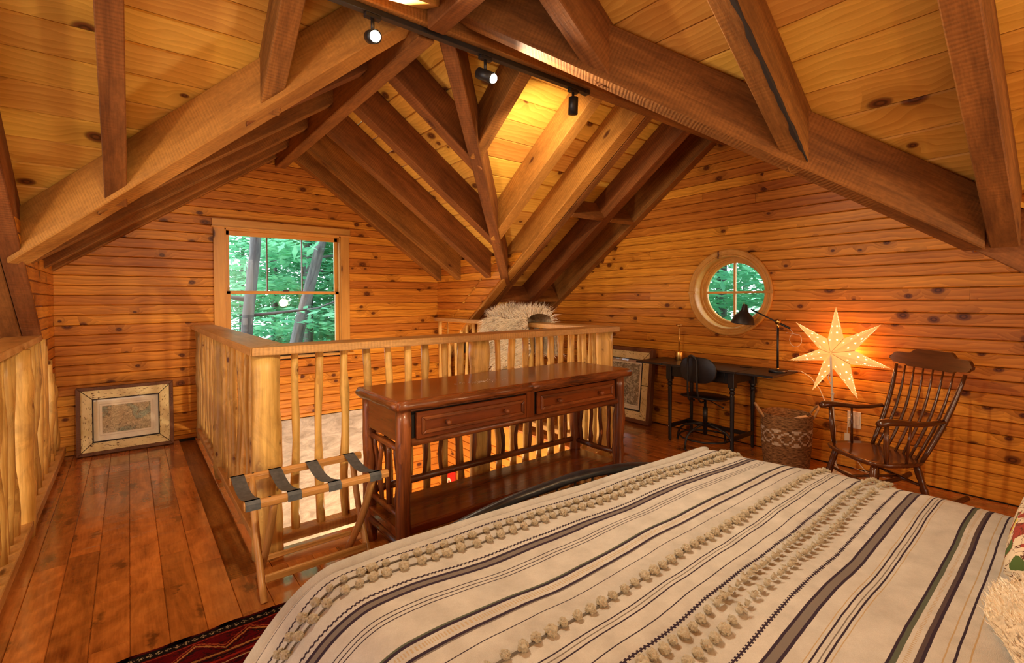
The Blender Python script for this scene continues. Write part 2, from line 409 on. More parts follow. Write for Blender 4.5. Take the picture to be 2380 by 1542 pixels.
WX0, WX1, WZB, WZT = .74, 1.905, .735, 2.045      # rough opening of the window
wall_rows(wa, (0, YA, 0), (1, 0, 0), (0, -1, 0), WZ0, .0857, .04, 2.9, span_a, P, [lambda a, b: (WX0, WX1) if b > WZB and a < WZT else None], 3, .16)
wall_rows(wa, (0, YA, 0), (1, 0, 0), (0, -1, 0), .04, .0857, 0, .04, lambda z: (-.5, .52), P)
box('backing', -.6, WX0, YA+.021, YA+.12, -.3, 2.9, MT['dark'], wa, b=0); box('backing', WX1, XE+.2, YA+.021, YA+.12, -.3, 2.9, MT['dark'], wa, b=0)
box('backing', WX0, WX1, YA+.021, YA+.12, WZT, 3.2, MT['dark'], wa, b=0); box('backing', WX0, WX1, YA+.021, YA+.12, -.3, WZB, MT['dark'], wa, b=0)
# cheeks of the dormer
for nm, xx, out in (('wall_northwest', XW, (1, 0, 0)), ('wall_northeast', XO, (-1, 0, 0))):
    wc = struct(empty(nm))
    def span_c(z): 
        y = RY+(ZR+.03-z)/T
        return (y, YA) if YA-y > .03 else None
    wall_rows(wc, (xx, 0, 0), (0, 1, 0), out, WZ0, .0857, .45, 1.80, span_c, P, sl=T)
for nm, xx, out in (('wall_southwest', XW, (1, 0, 0)), ('wall_southeast', XO+.09, (-1, 0, 0))):
    wc = struct(empty(nm))
    def span_s(z):
        y = RY-(ZR+.03-z)/T
        return (-1.3, y) if y > -1.27 else None
    wall_rows(wc, (xx, 0, 0), (0, 1, 0), out, WZ0, .0857, .45, 1.86, span_s, P)
# east wall with the round window
we = struct(empty('wall_east'))
CY, CZ = 2.29, 1.375
def span_e(z):
    h = (ZR+.16-z)/T
    return (max(RY-h, -1.3), min(RY+h, YA)) if h > 0 else None
def rcut(a, b):
    d = min(abs(a-CZ), abs(b-CZ)) if (a-CZ)*(b-CZ) > 0 else 0
    if d > .315: return None
    h = math.sqrt(.33**2-d*d); return (CY-h, CY+h)
wall_rows(we, (XE, 0, 0), (0, 1, 0), (-1, 0, 0), 1.56, .0865, 0, 2.9, span_e, P, [rcut], 11, .30)
bm = bmesh.new()                                   # backing with a round hole
N_ = 40; ring = [bm.verts.new((XE+.021, CY+.335*math.cos(2*math.pi*i/N_), CZ+.335*math.sin(2*math.pi*i/N_))) for i in range(N_)]
outr = []
for i in range(N_):
    a = 2*math.pi*i/N_; c, s_ = math.cos(a), math.sin(a); k = 4/max(abs(c), abs(s_)); outr.append(bm.verts.new((XE+.021, CY+k*c, CZ+k*s_)))
for i in range(N_): bm.faces.new((ring[i], ring[(i+1) % N_], outr[(i+1) % N_], outr[i]))
bm_obj('backing', bm, MT['dark'], we)

# lower storey walls seen through the stair opening
s = NT('plaster_stone'); p = s.obj(0)
n1 = s.noise(s.scale(p, (.7, 1, 2.2)), 2.2, 8, .68, 1.2); n2 = s.noise(s.scale(p, (1, 1, 2.5)), 5, 8, .7, .8)
q = s.new('ShaderNodeSeparateXYZ'); s.t.links.new(s.raw, q.inputs[0])
c = s.mix(s.rng(n2, .38, .62), (.38, .34, .28), (.66, .62, .54))
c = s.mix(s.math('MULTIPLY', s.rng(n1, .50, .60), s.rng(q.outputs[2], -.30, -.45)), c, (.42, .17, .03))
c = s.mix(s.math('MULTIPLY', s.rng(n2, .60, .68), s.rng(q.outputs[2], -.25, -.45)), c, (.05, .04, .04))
s.bump(n2, .5, .02); MT['stone'] = s.fin(c, .8)
wl = struct(box('wall_lower_north', .50, 2.16, YA-.005, YA+.2, -1.6, .035, MT['stone'], None, b=0))
wl2 = struct(empty('wall_lower_east')); wall_rows(wl2, (2.16, YA, 0), (1, 0, 0), (0, -1, 0), .04, .0857, -2.65, .04, lambda z: (0, 1.0), MT['pine_lower'])
wall_rows(wl2, (XO, 0, 0), (0, 1, 0), (-1, 0, 0), .04, .0857, -2.65, -.24, lambda z: (2.0, YA), MT['pine_lower'])
wl3 = struct(box('wall_lower_north', -4, 3, YA-.004, YA+.2, -2.65, -1.6, MT['pine_lower'], None, b=0))
box('trim', .5, 2.14, YA-.02, YA, .028, .045, MT['dark'], wl)
wn4 = struct(box('wall_great_room', -5, -.6, YA+.02, YA+.2, -2.65, 4, MT['pine_wall'], None, b=0))
# bottom ledge lit from below, left corner of the stair well
lg = box('stair_landing', .55, 1.6, 3.3, 5.5, -1.75, -1.6, MT['pine_lower'], None, 'y'); tag(lg, 'brightly lit pine stair landing far below behind the corner post', 'landing')

struct(box('wall_south', -5, XE+.2, -3.4, -3.2, -2.65, 3.6, MT['pine_wall'], None, b=0)); struct(box('wall_west', -5.2, -5, -3.4, YA+.2, -2.65, 3.6, MT['pine_wall'], None, 'y', 0))
struct(box('wall_east', XE+.021, XE+.2, -3.4, -1.3, -2.65, 3.6, MT['pine_wall'], None, 'y', 0)); struct(box('roof_deck', -5.2, XE+.3, -3.5, YA+.3, 3.6, 3.7, MT['dark'], None, 'x', 0))

# ================================================================== CEILING
ceil = struct(empty('ceiling'))
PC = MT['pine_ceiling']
def cboard(o, xd, sd, L0, L1, d0, d1, sk=False):
    """o: point on ridge at board-plane level, xd: along ridge, sd: horizontal down-slope direction"""
    xd = Vector(xd); sd = Vector(sd); dn = (sd-Vector((0, 0, T))); ln = dn.length; dn.normalize(); out = Vector((0, 0, -1)); out = (out-dn*out.dot(dn)).normalized()
    org = Vector(o); e_ = .0014; pr = [(d0*ln+e_, .02), (d0*ln+e_, -.008), (d0*ln+.0075, 0), (d1*ln-.0075, 0), (d1*ln-e_, -.008), (d1*ln-e_, .02)]
    pr = [(a, -b if b > 0 else b) for a, b in pr]
    poly = [org+xd*L0+dn*a+out*b for a, b in pr]
    M_ = Matrix((xd, dn, xd.cross(dn))).transposed().to_4x4(); M_.translation = org+xd*L0+dn*(d0*ln)
    bm = prism_bm(poly, xd*(L1-L0), 0)
    if sk:
        for v in bm.verts:
            r_ = v.co-org
            if r_.dot(xd) < L0+1e-4: v.co += xd*(r_.dot(dn)/ln-(d0+d1)/2)
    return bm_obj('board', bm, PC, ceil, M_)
def slope(o, xd, sd, phase, step, dmax, lim):
    d = phase
    while d > .03: d -= step
    k = 0
    while d < dmax:
        a, b = max(d, 0), min(d+step, dmax)
        for L0, L1 in lim((a+b)/2):
            if L1-L0 > .05: cboard(o, xd, sd, L0, L1, a, b, L0 < 2.9 and (a+b)/2 < EAV)
        d += step
ST = .1437
zc = ZR+DEP
# dormer (north wing), lengths measured along +y from the main ridge
slope((RX, RY, zc), (0, 1, 0), (1, 0, 0), .05, ST, EAV+.06, lambda d: [(d, YA-RY)])
slope((RX, RY, zc), (0, 1, 0), (-1, 0, 0), .05, ST, EAV+.06, lambda d: [(d, YA-RY)])
# south wing
slope((RX, RY, zc), (0, -1, 0), (1, 0, 0), .773, .146, EAV+.06, lambda d: [(d, 3.6)])
slope((RX, RY, zc), (0, -1, 0), (-1, 0, 0), .773, .146, EAV+.06, lambda d: [(d, 3.6)])
# main roof, north slope east and west
slope((RX, RY, zc), (1, 0, 0), (0, 1, 0), .79, ST, YA-RY, lambda d: [(min(d, EAV), XE-RX)])
slope((RX, RY, zc), (-1, 0, 0), (0, 1, 0), .629, ST, YA-RY, lambda d: [(min(d, EAV), 3.0), (3.0, 5.6)])
slope((RX, RY, zc), (1, 0, 0), (0, -1, 0), .79, ST, 3.6, lambda d: [(min(d, EAV), XE-RX)])
slope((RX, RY, zc), (-1, 0, 0), (0, -1, 0), .629, ST, 3.6, lambda d: [(min(d, EAV), 4.0)])

# ================================================================== RAFTERS AND BEAMS
BM_ = MT['beam']
def pegs(o, pts, axis):
    for p in pts:
        bm = lathe_bm([(.013, 0), (.013, .004), (.010, .006)], 12, True, None, (0, 0, 0)); M_ = fr(p, axis)
        rot = Matrix(((0, 0, 1), (1, 0, 0), (0, 1, 0))).to_4x4()
        bm.transform(M_ @ rot); q = bm_obj('peg', bm, MT['frame_wood'], None); q.parent = o; q.matrix_basis = o.matrix_basis.inverted()
def rafter_x(y0, y1, side, d0, d1, label, mat=None, dd=0):
    """rafter running along x, dropping away from the cross ridge"""
    X = lambda d: RX+side*d
    poly = [(X(d0), y0, zb(d0)-dd), (X(d1), y0, zb(d1)-dd), (X(d1), y0, zb(d1)+DEP), (X(d0), y0, zb(d0)+DEP)]
    o = prism('rafter', poly, (0, y1-y0, 0), mat or BM_, None, (side, 0, -T), .005); return tag(o, label, 'rafter', 'roof rafters', 'thing')
def rafter_y(x0, x1, side, d0, d1, label, mat=None, dd=0):
    Y = lambda d: RY+side*d
    poly = [(x0, Y(d0), zb(d0)-dd), (x0, Y(d1), zb(d1)-dd), (x0, Y(d1), zb(d1)+DEP), (x0, Y(d0), zb(d0)+DEP)]
    o = prism('rafter', poly, (x1-x0, 0, 0), mat or BM_, None, (0, side, -T), .005); return tag(o, label, 'rafter', 'roof rafters', 'thing')
ordn = ['nearest the window wall', 'second from the window wall', 'third from the window wall', 'fourth from the window wall', 'shortest, closest to the ceiling crossing']
for k, (a, b) in enumerate(((5.43, 5.535), (4.97, 5.075), (4.35, 4.455), (3.69, 3.795), (3.03, 3.135))):
    m = (a+b)/2-RY
    rafter_x(a, b, 1, .045, min(m, EAV+.03), 'dormer rafter right of the tall window, '+ordn[k])
    rafter_x(a, b, -1, .045, min(m, EAV+.03), 'dormer rafter left of the tall window, '+ordn[k])
# south wing jack rafters (hang on the big valley beam from the camera side)
for k, (a, b, lb) in enumerate(((1.62, 1.72, 'rough brown rafter meeting the long valley beam near the track lights'), (.955, 1.05, 'rough brown rafter with a black bark streak, above the round window'), (.30, .40, 'thick rough rafter at the upper right ending on the valley beam foot'))):
    rafter_x(a, b, 1, .045, RY-(a+b)/2 if k < 2 else EAV+.04, lb)
rafter_x(-.36, -.26, 1, .045, EAV+.04, 'rafter above the bed at the right picture edge')
# bark wane on the second jack rafter
bm = bmesh.new(); rn = random.Random(4); prev = None
for i in range(40):
    d = .30+i*.024; x = RX+d; z = zb(d); w_ = (.010+.010*noise.noise(Vector((i*.35, 0, 0)))+.006*rn.random())*(1 if 2 < i < 37 else .3)
    row = [bm.verts.new(q) for q in ((x, .953+w_, z-.0035), (x, .9535, z-.0035), (x, .9525, z+.002), (x, .952, z+w_*1.2))]
    if prev:
        for k in range(3): bm.faces.new((prev[k], prev[k+1], row[k+1], row[k]))
    prev = row
raf2 = [o for o in col.objects if o.get('label', '').startswith('rough brown rafter with a black')][0]
q_ = bm_obj('bark_streak', bm, MT['dark'], None); q_.parent = raf2; q_.matrix_basis = raf2.matrix_basis.inverted()
# main north slope
for x0, x1, d1, lb in ((1.98, 2.08, .71, 'short dark rafter beside the middle track spotlight'), (2.65, 2.76, 1.385, 'brightly lit rafter just left of the black hanging spotlight'),
                       (3.80, 3.92, 3.22, 'rafter on the far slope between the checked double rafter and the end rafter'), (4.27, 4.365, 3.22, 'end rafter lying against the round-window wall')):
    rafter_y(x0, x1, 1, .045, d1, lb, MT['beam_lit'] if x0 == 2.65 else None)
rafter_y(3.155, 3.27, 1, .045, 3.22, 'wide lit rafter with fine checks carrying the far valley post', MT['beam_lit']); rafter_y(3.28, 3.36, 1, .045, 3.22, 'doubled rafter on the right of the wide lit checked rafter', MT['beam'])
rafter_y(-.10, .003, 1, .045, RY*0+1.38, 'square rafter hanging over the left floor, left of the two'); rafter_y(.58, .685, 1, .045, .70, 'square rafter hanging over the left floor beside the bright spotlight')
rafter_y(-.588, -.492, 1, .045, 3.30, 'heavy timber at the left picture edge dropping behind the left railing'); rafter_y(-.70, -.592, 1, .045, 3.30, 'outer half of the heavy doubled timber at the left edge')
rafter_y(3.15, 3.24, -1, .045, 3.4, 'long sloping timber under the big valley beam foot at right'); rafter_y(3.245, 3.33, -1, .045, 3.4, 'outer half of the doubled timber under the right valley beam')
# blocking
bl = []
for x0, x1, y, z, lb in ((3.36, 3.80, 3.29, 2.14, 'upper left'), (3.92, 4.27, 3.29, 2.14, 'upper right'), (3.36, 3.80, 4.45, 1.31, 'lower left'), (3.92, 4.27, 4.45, 1.31, 'lower right')):
    tag(prism('blocking', [(x0, y, z), (x0, y+.04, z-.03), (x0, y+.16, z+.14), (x0, y+.12, z+.17)], (x1-x0, 0, 0), BM_, None, (1, 0, 0), .003), 'short wooden block between far slope rafters, %s of the four' % lb, 'block', 'blocks between rafters')
# ridges
def ridge(poly, ext, xd, lb): return tag(prism('ridge_beam', poly, ext, BM_, None, xd, .006), lb, 'beam')
ridge([(RX-.10, RY+.05, 2.705), (RX, RY+.05, 2.705), (RX, RY+.05, 3.05), (RX-.10, RY+.05, 3.05)], (0, YA-RY-.06, 0), (0, 1, 0), 'ridge beam with worn underside running to the tall window gable')
ridge([(RX-.10, RY-.05, 2.705), (RX, RY-.05, 2.705), (RX, RY-.05, 3.05), (RX-.10, RY-.05, 3.05)], (0, -3.5, 0), (0, 1, 0), 'ridge beam passing overhead towards the bed')
ridge([(-3.5, RY-.05, 2.735), (-3.5, RY+.05, 2.735), (-3.5, RY+.05, 3.05), (-3.5, RY-.05, 3.05)], (7.86, 0, 0), (1, 0, 0), 'main ridge beam carrying the black light track')
# valley beams: vertical faces at 45 degrees, width .11
def valley(sx, sy, d0, d1, lb, mat=None, wdt=.11, dz=0.0, topcut=None, low=0):
    n = Vector((sx, -sy, 0)).normalized()*wdt/2 if True else 0
    P_ = lambda d, z: Vector((RX+sx*d, RY+sy*d, z))
    poly = [P_(d0, zb(d0)+dz-low), P_(d1, zb(d1)+dz-low), P_(d1, zb(d1)+DEP+dz), P_(d0, zb(d0)+DEP+dz)]
    poly = [p+n for p in poly]
    o = prism('valley_beam', poly, -2*n, mat or BM_, None, (sx, sy, -T), .006); return tag(o, lb, 'beam')
valley(-1, 1, .03, EAV+.02, 'broad lit valley beam falling to the left timber', MT['beam_lit'], .12)
valley(1, -1, .03, EAV+.02, 'longest valley beam with knots falling to the right', None, .12)
valley(1, 1, .03, EAV+.12, 'slender valley beam pointing down to the far stair corner', None, .09)
valley(-1, -1, .03, 3.4, 'valley beam crossing the top edge of the view', MT['beam_lit'], .11)

# ================================================================== LEFT/RIGHT/FRONT RAILINGS
LG, RL = MT['log'], MT['rail']
ZT = 1.085
rs = random.Random(21)
def balusters(parent, pts, z0, z1, r=.019, zt=None):
    for i, (x, y) in enumerate(pts):
        zz = zt(x, y) if zt else z1
        rr = r*rs.uniform(.85, 1.22)
        tube_pts = None
        log('baluster', (x, y, z0), (x+rs.uniform(-.006, .006), y+rs.uniform(-.006, .006), zz), rr*1.06, rr*.95, LG, parent, 9, 9, .010, .35, rs.random()*99, 2)
def base_rail(parent, a, b, w=.045, z0=.055, z1=.10, name='bottom_rail', g='x'):
    (x0, y0), (x1, y1) = a, b
    if g == 'x': return box(name, x0, x1, y0-w, y0+w, z0, z1, RL, parent, 'x', .004)
    return box(name, x0-w, x0+w, y0, y1, z0, z1, RL, parent, 'y', .004)
fr_r = thing('front_railing', 'front log railing behind the dark console table, thick corner post at its left', 'railing', (1.9, 2.74, 0))
def rel(o): return Matrix.Translation(-Vector(o.location))
def adopt(parent, objs):
    for q in objs: q.parent = parent; q.matrix_basis = parent.matrix_basis.inverted() @ q.matrix_basis
class Under:
    """everything built inside is parented below the given thing afterwards"""
    def __init__(s, p): s.p = p
    def __enter__(s): s.n = set(col.objects)
    def __exit__(s, *a): adopt(s.p, [q for q in col.objects if q not in s.n and q.parent is None and q.type == 'MESH'])
with Under(fr_r):
    prism('top_rail', [(.467, 2.64, ZT-.042), (3.235, 2.64, ZT-.042), (3.07, 2.845, ZT-.042), (.662, 2.845, ZT-.042)], (0, 0, .042), RL, None, (1, 0, 0), .005, 2)
    log('post', (.548, 2.74, 0), (.548, 2.74, ZT-.04), .072, .067, LG, None, 20, 12, .003, .05, 5, 0)
    log('post', (1.875, 2.74, 0), (1.875, 2.74, ZT-.04), .070, .066, LG, None, 18, 12, .004, .06, 6, 1)
    log('post', (3.155, 2.74, 0), (3.155, 2.74, ZT-.04), .074, .072, LG, None, 18, 12, .004, .05, 9, 0)
    base_rail(None, (.6, 2.74), (3.1, 2.74))
    balusters(None, [(x, 2.74) for x in (.687, .814, .952, 1.086, 1.218, 1.339, 1.468, 1.595, 1.727, 2.037, 2.168, 2.285, 2.412, 2.535, 2.66, 2.785, 2.91, 3.02)], .10, ZT-.04, .0215)
lr = thing('stair_side_railing', 'log railing left of the stair opening running to the window wall', 'railing', (.53, 4.1, 0))
with Under(lr):
    prism('top_rail', [(.462, YA-.005, ZT-.042), (.462, 2.64, ZT-.042), (.657, 2.845, ZT-.042), (.645, YA-.005, ZT-.042)], (0, 0, .042), RL, None, (0, 1, 0), .005, 2)
    log('post', (.535, 4.16, 0), (.535, 4.16, ZT-.04), .055, .052, LG, None, 14, 12, .006, .12, 15, 3)
    log('post', (.535, 5.49, 0), (.535, 5.49, ZT-.04), .040, .040, LG, None, 12, 12, .004, .12, 16, 2)
    base_rail(None, (.535, 2.83), (.535, YA-.01), g='y')
    balusters(None, [(.535, y) for y in (2.89, 3.03, 3.175, 3.325, 3.475, 3.63, 3.785, 3.94, 4.06, 4.33, 4.51, 4.69, 4.87, 5.05, 5.22, 5.38)], .10, ZT-.04, .0185)
rr_ = thing('far_side_railing', 'log railing right of the stair opening under the white fur throw', 'railing', (3.16, 4.1, 0))
with Under(rr_):
    prism('top_rail', [(3.09, YA-.005, ZT-.042), (3.075, 2.845, ZT-.042), (3.24, 2.64, ZT-.042), (3.27, 2.70, ZT-.042), (3.27, YA-.005, ZT-.042)], (0, 0, .042), RL, None, (0, 1, 0), .005, 2)
    log('post', (3.17, 4.16, 0), (3.17, 4.16, ZT-.04), .060, .056, LG, None, 14, 12, .006, .12, 25, 3)
    log('post', (3.17, 5.47, 0), (3.17, 5.47, ZT-.04), .050, .050, LG, None, 14, 12, .004, .12, 26, 2)
    base_rail(None, (3.17, 2.83), (3.17, YA-.01), g='y')
    balusters(None, [(3.17, 2.90+.132*i) for i in range(20) if abs(2.90+.132*i-4.16) > .07], .10, ZT-.04, .022)
wr = thing('outer_railing', 'log railing along the left picture edge with a pale top board', 'railing', (-.45, 3.0, 0))
with Under(wr):
    prism('top_rail', [(-.425, -.9, ZT-.042), (-.47, 4.60, ZT-.042), (-.64, 4.50, ZT-.042), (-.61, -.9, ZT-.042)], (0, 0, .042), RL, None, (0, 1, 0), .005, 2)
    log('post', (-.485, 3.80, 0), (-.485, 3.80, ZT-.04), .056, .052, LG, None, 14, 12, .006, .10, 35, 3)
    base_rail(None, (-.495, -.9), (-.495, YA-.01), g='y', w=.062, z0=.03, z1=.09)
    zt = lambda x, y: min(ZT-.04, zb(y-RY)+.02)
    balusters(None, [(-.495, 1.4+.122*i) for i in range(19)]+[(-.495, y) for y in (3.95, 4.10, 4.26, 4.42, 4.59, 4.76, 4.93, 5.10, 5.27, 5.43)], .09, ZT-.04, .024, zt)

# ================================================================== WINDOW IN THE NORTH WALL
CS = MT['casing']
wd = struct(empty('window_1', (1.32, YA, 1.3)))
with Under(wd):
    yo = YA-.018
    box('casing_head', .645, 2.0, yo-.004, YA, 2.045, 2.122, CS, None, 'x', .002)
    box('casing_side', .655, .752, yo, YA, .715, 2.045, CS, None, 'z', .002); box('casing_side', 1.893, 1.99, yo, YA, .715, 2.045, CS, None, 'z', .002)
    box('drip_cap', .635, 2.01, yo-.014, YA, 2.035, 2.047, CS, None, 'x', .002)
    box('sill', .62, 2.03, YA-.05, YA, .70, .722, CS, None, 'x', .003)
    for a, b in ((.745, .765), (1.88, 1.90)): box('jamb', a, b, YA-.002, YA+.12, .72, 2.045, CS, None, 'z', .001)
    box('jamb', .745, 1.90, YA-.002, YA+.12, 2.02, 2.045, CS, None, 'x', .001); box('jamb', .745, 1.90, YA-.002, YA+.12, .70, .725, CS, None, 'x', .001)
    def sash(x0, x1, z0, z1, y, bot, top, w, mun, nm):
        sp = box('sash_rail', x0, x1, y, y+.03, z1-top, z1, CS, None, 'x', .002); box('sash_rail', x0, x1, y, y+.03, z0, z0+bot, CS, None, 'x', .002)
        box('sash_stile', x0, x0+w, y, y+.03, z0, z1, CS, None, 'z', .002); box('sash_stile', x1-w, x1, y, y+.03, z0, z1, CS, None, 'z', .002)
        for i in range(1, mun+1):
            xm = x0+w+(x1-x0-2*w)*i/(mun+1); box('muntin', xm-.006, xm+.006, y+.004, y+.026, z0+bot, z1-top, MT['muntin'], None, 'z', .001)
        n = mun+1
        for i in range(n):
            a = x0+w+(x1-x0-2*w)*i/n; b = x0+w+(x1-x0-2*w)*(i+1)/n
            box('glass_pane', a, b, y+.013, y+.016, z0+bot, z1-top, MT['glass'], None, 'x', 0)
    sash(.765, 1.88, 1.385, 2.02, YA+.065, .03, .045, .035, 2, 'u'); sash(.765, 1.88, .725, 1.41, YA+.03, .06, .028, .038, 0, 'l')
    box('sash_lock', 1.29, 1.35, YA+.015, YA+.03, 1.41, 1.425, MT['black_metal'], None, 'x', .002)

# ================================================================== ROUND WINDOW
rw = struct(empty('window_2', (XE, CY, CZ)))
def ringx(name, prof, a0, a1, mat, n=48):
    """ring part about the x axis between two angles; prof = closed list of (r, x)"""
    bm = bmesh.new(); rows = []
    for i in range(n+1):
        a = a0+(a1-a0)*i/n; rows.append([bm.verts.new((XE+x, CY+r*math.cos(a), CZ+r*math.sin(a))) for r, x in prof])
    m = len(prof)
    for i in range(n):
        for k in range(m): bm.faces.new((rows[i][k], rows[i][(k+1) % m], rows[i+1][(k+1) % m], rows[i+1][k]))
    bm.faces.new(rows[0]); bm.faces.new(rows[-1][::-1]); bmesh.ops.recalc_face_normals(bm, faces=bm.faces[:])
    o = bm_obj(name, bm, mat, None, Matrix.Translation((XE, CY, CZ)), False); return o
with Under(rw):
    tp = [(.400, 0), (.400, -.016), (.392, -.022), (.378, -.022), (.372, -.018), (.352, -.018), (.346, -.024), (.334, -.024), (.330, -.014), (.330, 0)]
    ringx('trim_half', tp, .035, math.pi-.035, CS); ringx('trim_half', tp, math.pi+.035, 2*math.pi-.035, CS)
    for y in (CY-.366, CY+.366): box('trim_block', XE-.027, XE, y-.040, y+.040, CZ-.013, CZ+.013, CS, None, 'y', .002)
    rp = [(.330, -.01), (.336, -.01), (.336, .13), (.290, .13), (.290, .105), (.300, .105), (.300, .09), (.312, .09), (.312, .075), (.330, .075)]
    ringx('reveal', rp, 0, 2*math.pi, MT['casing'])
    ringx('sash_ring', [(.300, .10), (.300, .13), (.276, .13), (.276, .108), (.284, .10)], 0, 2*math.pi, CS)
    box('muntin', XE+.104, XE+.124, CY-.28, CY+.28, CZ-.010, CZ+.010, CS, None, 'y', .002)
    box('muntin', XE+.103, XE+.125, CY-.010, CY+.010, CZ-.28, CZ+.28, CS, None, 'z', .002)
    for q in range(4):
        bm = bmesh.new(); a0 = q*math.pi/2; vs = [bm.verts.new((XE+.115, CY, CZ))]+[bm.verts.new((XE+.115, CY+.282*math.cos(a0+math.pi/2*i/12), CZ+.282*math.sin(a0+math.pi/2*i/12))) for i in range(13)]
        bm.faces.new(vs); bm_obj('glass_pane', bm, MT['glass'])

# ================================================================== TRACK LIGHTS
BK, BMt = MT['black'], MT['black_metal']
bulb = plain('lit_bulb', (1, .9, .7), .3, emit=(1, .82, .55), es=60)
tr = thing('light_track', 'black metal light track under the main ridge beam', 'track', (1.5, RY, 2.72))
with Under(tr):
    box('track_channel', .62, 2.43, RY-.018, RY+.018, 2.705, 2.733, BMt, None, 'x', .002); box('track_end', 2.43, 2.47, RY-.022, RY+.022, 2.703, 2.733, BMt, None, 'x', .002)
def spot(x, aim, lb, lit=True, power=0):
    t = thing('track_spotlight', lb, 'spotlight', (x, RY, 2.705))
    with Under(t):
        box('adapter', x-.04, x+.04, RY-.016, RY+.016, 2.685, 2.705, BMt, None, 'x', .003)
        tube('stem', [(x, RY, 2.69), (x, RY, 2.63)], .009, BMt, None, 10)
        a = Vector(aim).normalized(); c0 = Vector((x, RY, 2.60))
        back, front = c0-a*.055, c0+a*.055
        bm = tube_bm([back, back+a*.004, front, front, front-a*.012], [.026, .032, .032, .028, .027], 24); bmesh.ops.recalc_face_normals(bm, faces=bm.faces[:])
        bm_obj('lamp_housing', bm, BMt, None, fr(c0, a), True)
        if lit:
            bm = bmesh.new(); bmesh.ops.create_uvsphere(bm, u_segments=16, v_segments=10, radius=.025, matrix=Matrix.Translation(front)); bm_obj('bulb', bm, bulb, None, Matrix.Translation(front), True)
    if power:
        light('spot_lamp', 'SPOT', c0+a*.085, power, (1, .80, .55), .03, a.to_track_quat('-Z', 'Y').to_euler(), spot_size=R(150 if x < 1 else 125), spot_blend=.8)
spot(.95, (-.15, -.9, -.40), 'leftmost track spotlight, dazzling and facing the bed', True, 130)
spot(1.62, (.35, -.75, -.45), 'middle track spotlight, lit and pointing down to the right', True, 105)
spot(2.33, (.05, .1, -1), 'unlit black cylinder spotlight at the right end of the track', False, 0)
light('rafter_fill_spot', 'SPOT', (2.2, RY+.04, 2.55), 46, (1, .78, .5), .03, Vector((.45, .8, -.25)).to_track_quat('-Z', 'Y').to_euler(), spot_size=R(130), spot_blend=.9)  # added spot with no fixture, brightens the far-slope rafters

# ================================================================== CONSOLE TABLE
CO, CL = MT['console'], MT['console_log']
ct = thing('console_table', 'long dark rustic console table with two drawers and log legs', 'table', (1.82, 2.36, 0))
cx0, cx1, cy0, cy1, ctz = 1.03, 2.63, 2.155, 2.575, .84
with Under(ct):
    # top with live edge
    poly = []
    rn = random.Random(3)
    xs = [.975+(2.70-.975)*i/24 for i in range(25)]
    for x in xs: poly.append((x, 2.105+rn.uniform(-.007, .007), ctz-.05))
    for x in xs[::-1]: poly.append((x, 2.625+rn.uniform(-.004, .004), ctz-.05))
    prism('table_top', poly, (0, 0, .05), CO, None, (1, 0, 0), .014, 3)
    for i_, (xa, xb) in enumerate(((.985, 1.80), (1.80, 2.69))):
        n_ = 16; tube('live_edge', [(xa+(xb-xa)*k/n_, 2.112+.004*math.sin(k*1.3+i_), ctz-.027) for k in range(n_+1)], [.0235+.003*math.sin(k*2.1) for k in range(n_+1)], CL, None, 10, .18, 31+i_)
    tube('live_edge', [(.985, 2.11+.50*k/8, ctz-.027) for k in range(9)], [.022+.003*math.sin(k*2.1) for k in range(9)], CL, None, 10, .2, 33)
    lg = [(cx0, cy0, .034), (cx1, cy0, .034), (cx0, cy1, .036), (cx1, cy1, .036)]
    for i, (x, y, r) in enumerate(lg): log('leg', (x, y, 0), (x, y, ctz-.045), r*1.05, r, CL, None, 14, 12, .005, .14, 40+i, 3)
    box('case_back', cx0, cx1, cy1-.02, cy1+.01, ctz-.21, ctz-.05, CO, None, 'x', .003)
    for x in (cx0, cx1): box('case_side', x-.022, x+.022, cy0+.03, cy1-.03, ctz-.21, ctz-.05, CO, None, 'y', .003)
    yf = cy0-.012
    box('face_rail', cx0+.03, cx1-.03, yf, yf+.03, ctz-.065, ctz-.05, CO, None, 'x', .002)
    tube('face_rail', [(cx0+.02, yf+.012, ctz-.218), (cx1-.02, yf+.012, ctz-.218)], .020, CL, None, 10, .1, 3)
    box('face_stile', 1.795, 1.855, yf-.002, yf+.03, ctz-.21, ctz-.05, CO, None, 'z', .002)
    box('drawer_box', cx0+.04, 1.79, yf+.02, cy1-.05, ctz-.2, ctz-.07, MT['dark'], None, 'x', 0); box('drawer_box', 1.86, cx1-.04, yf+.02, cy1-.05, ctz-.2, ctz-.07, MT['dark'], None, 'x', 0)
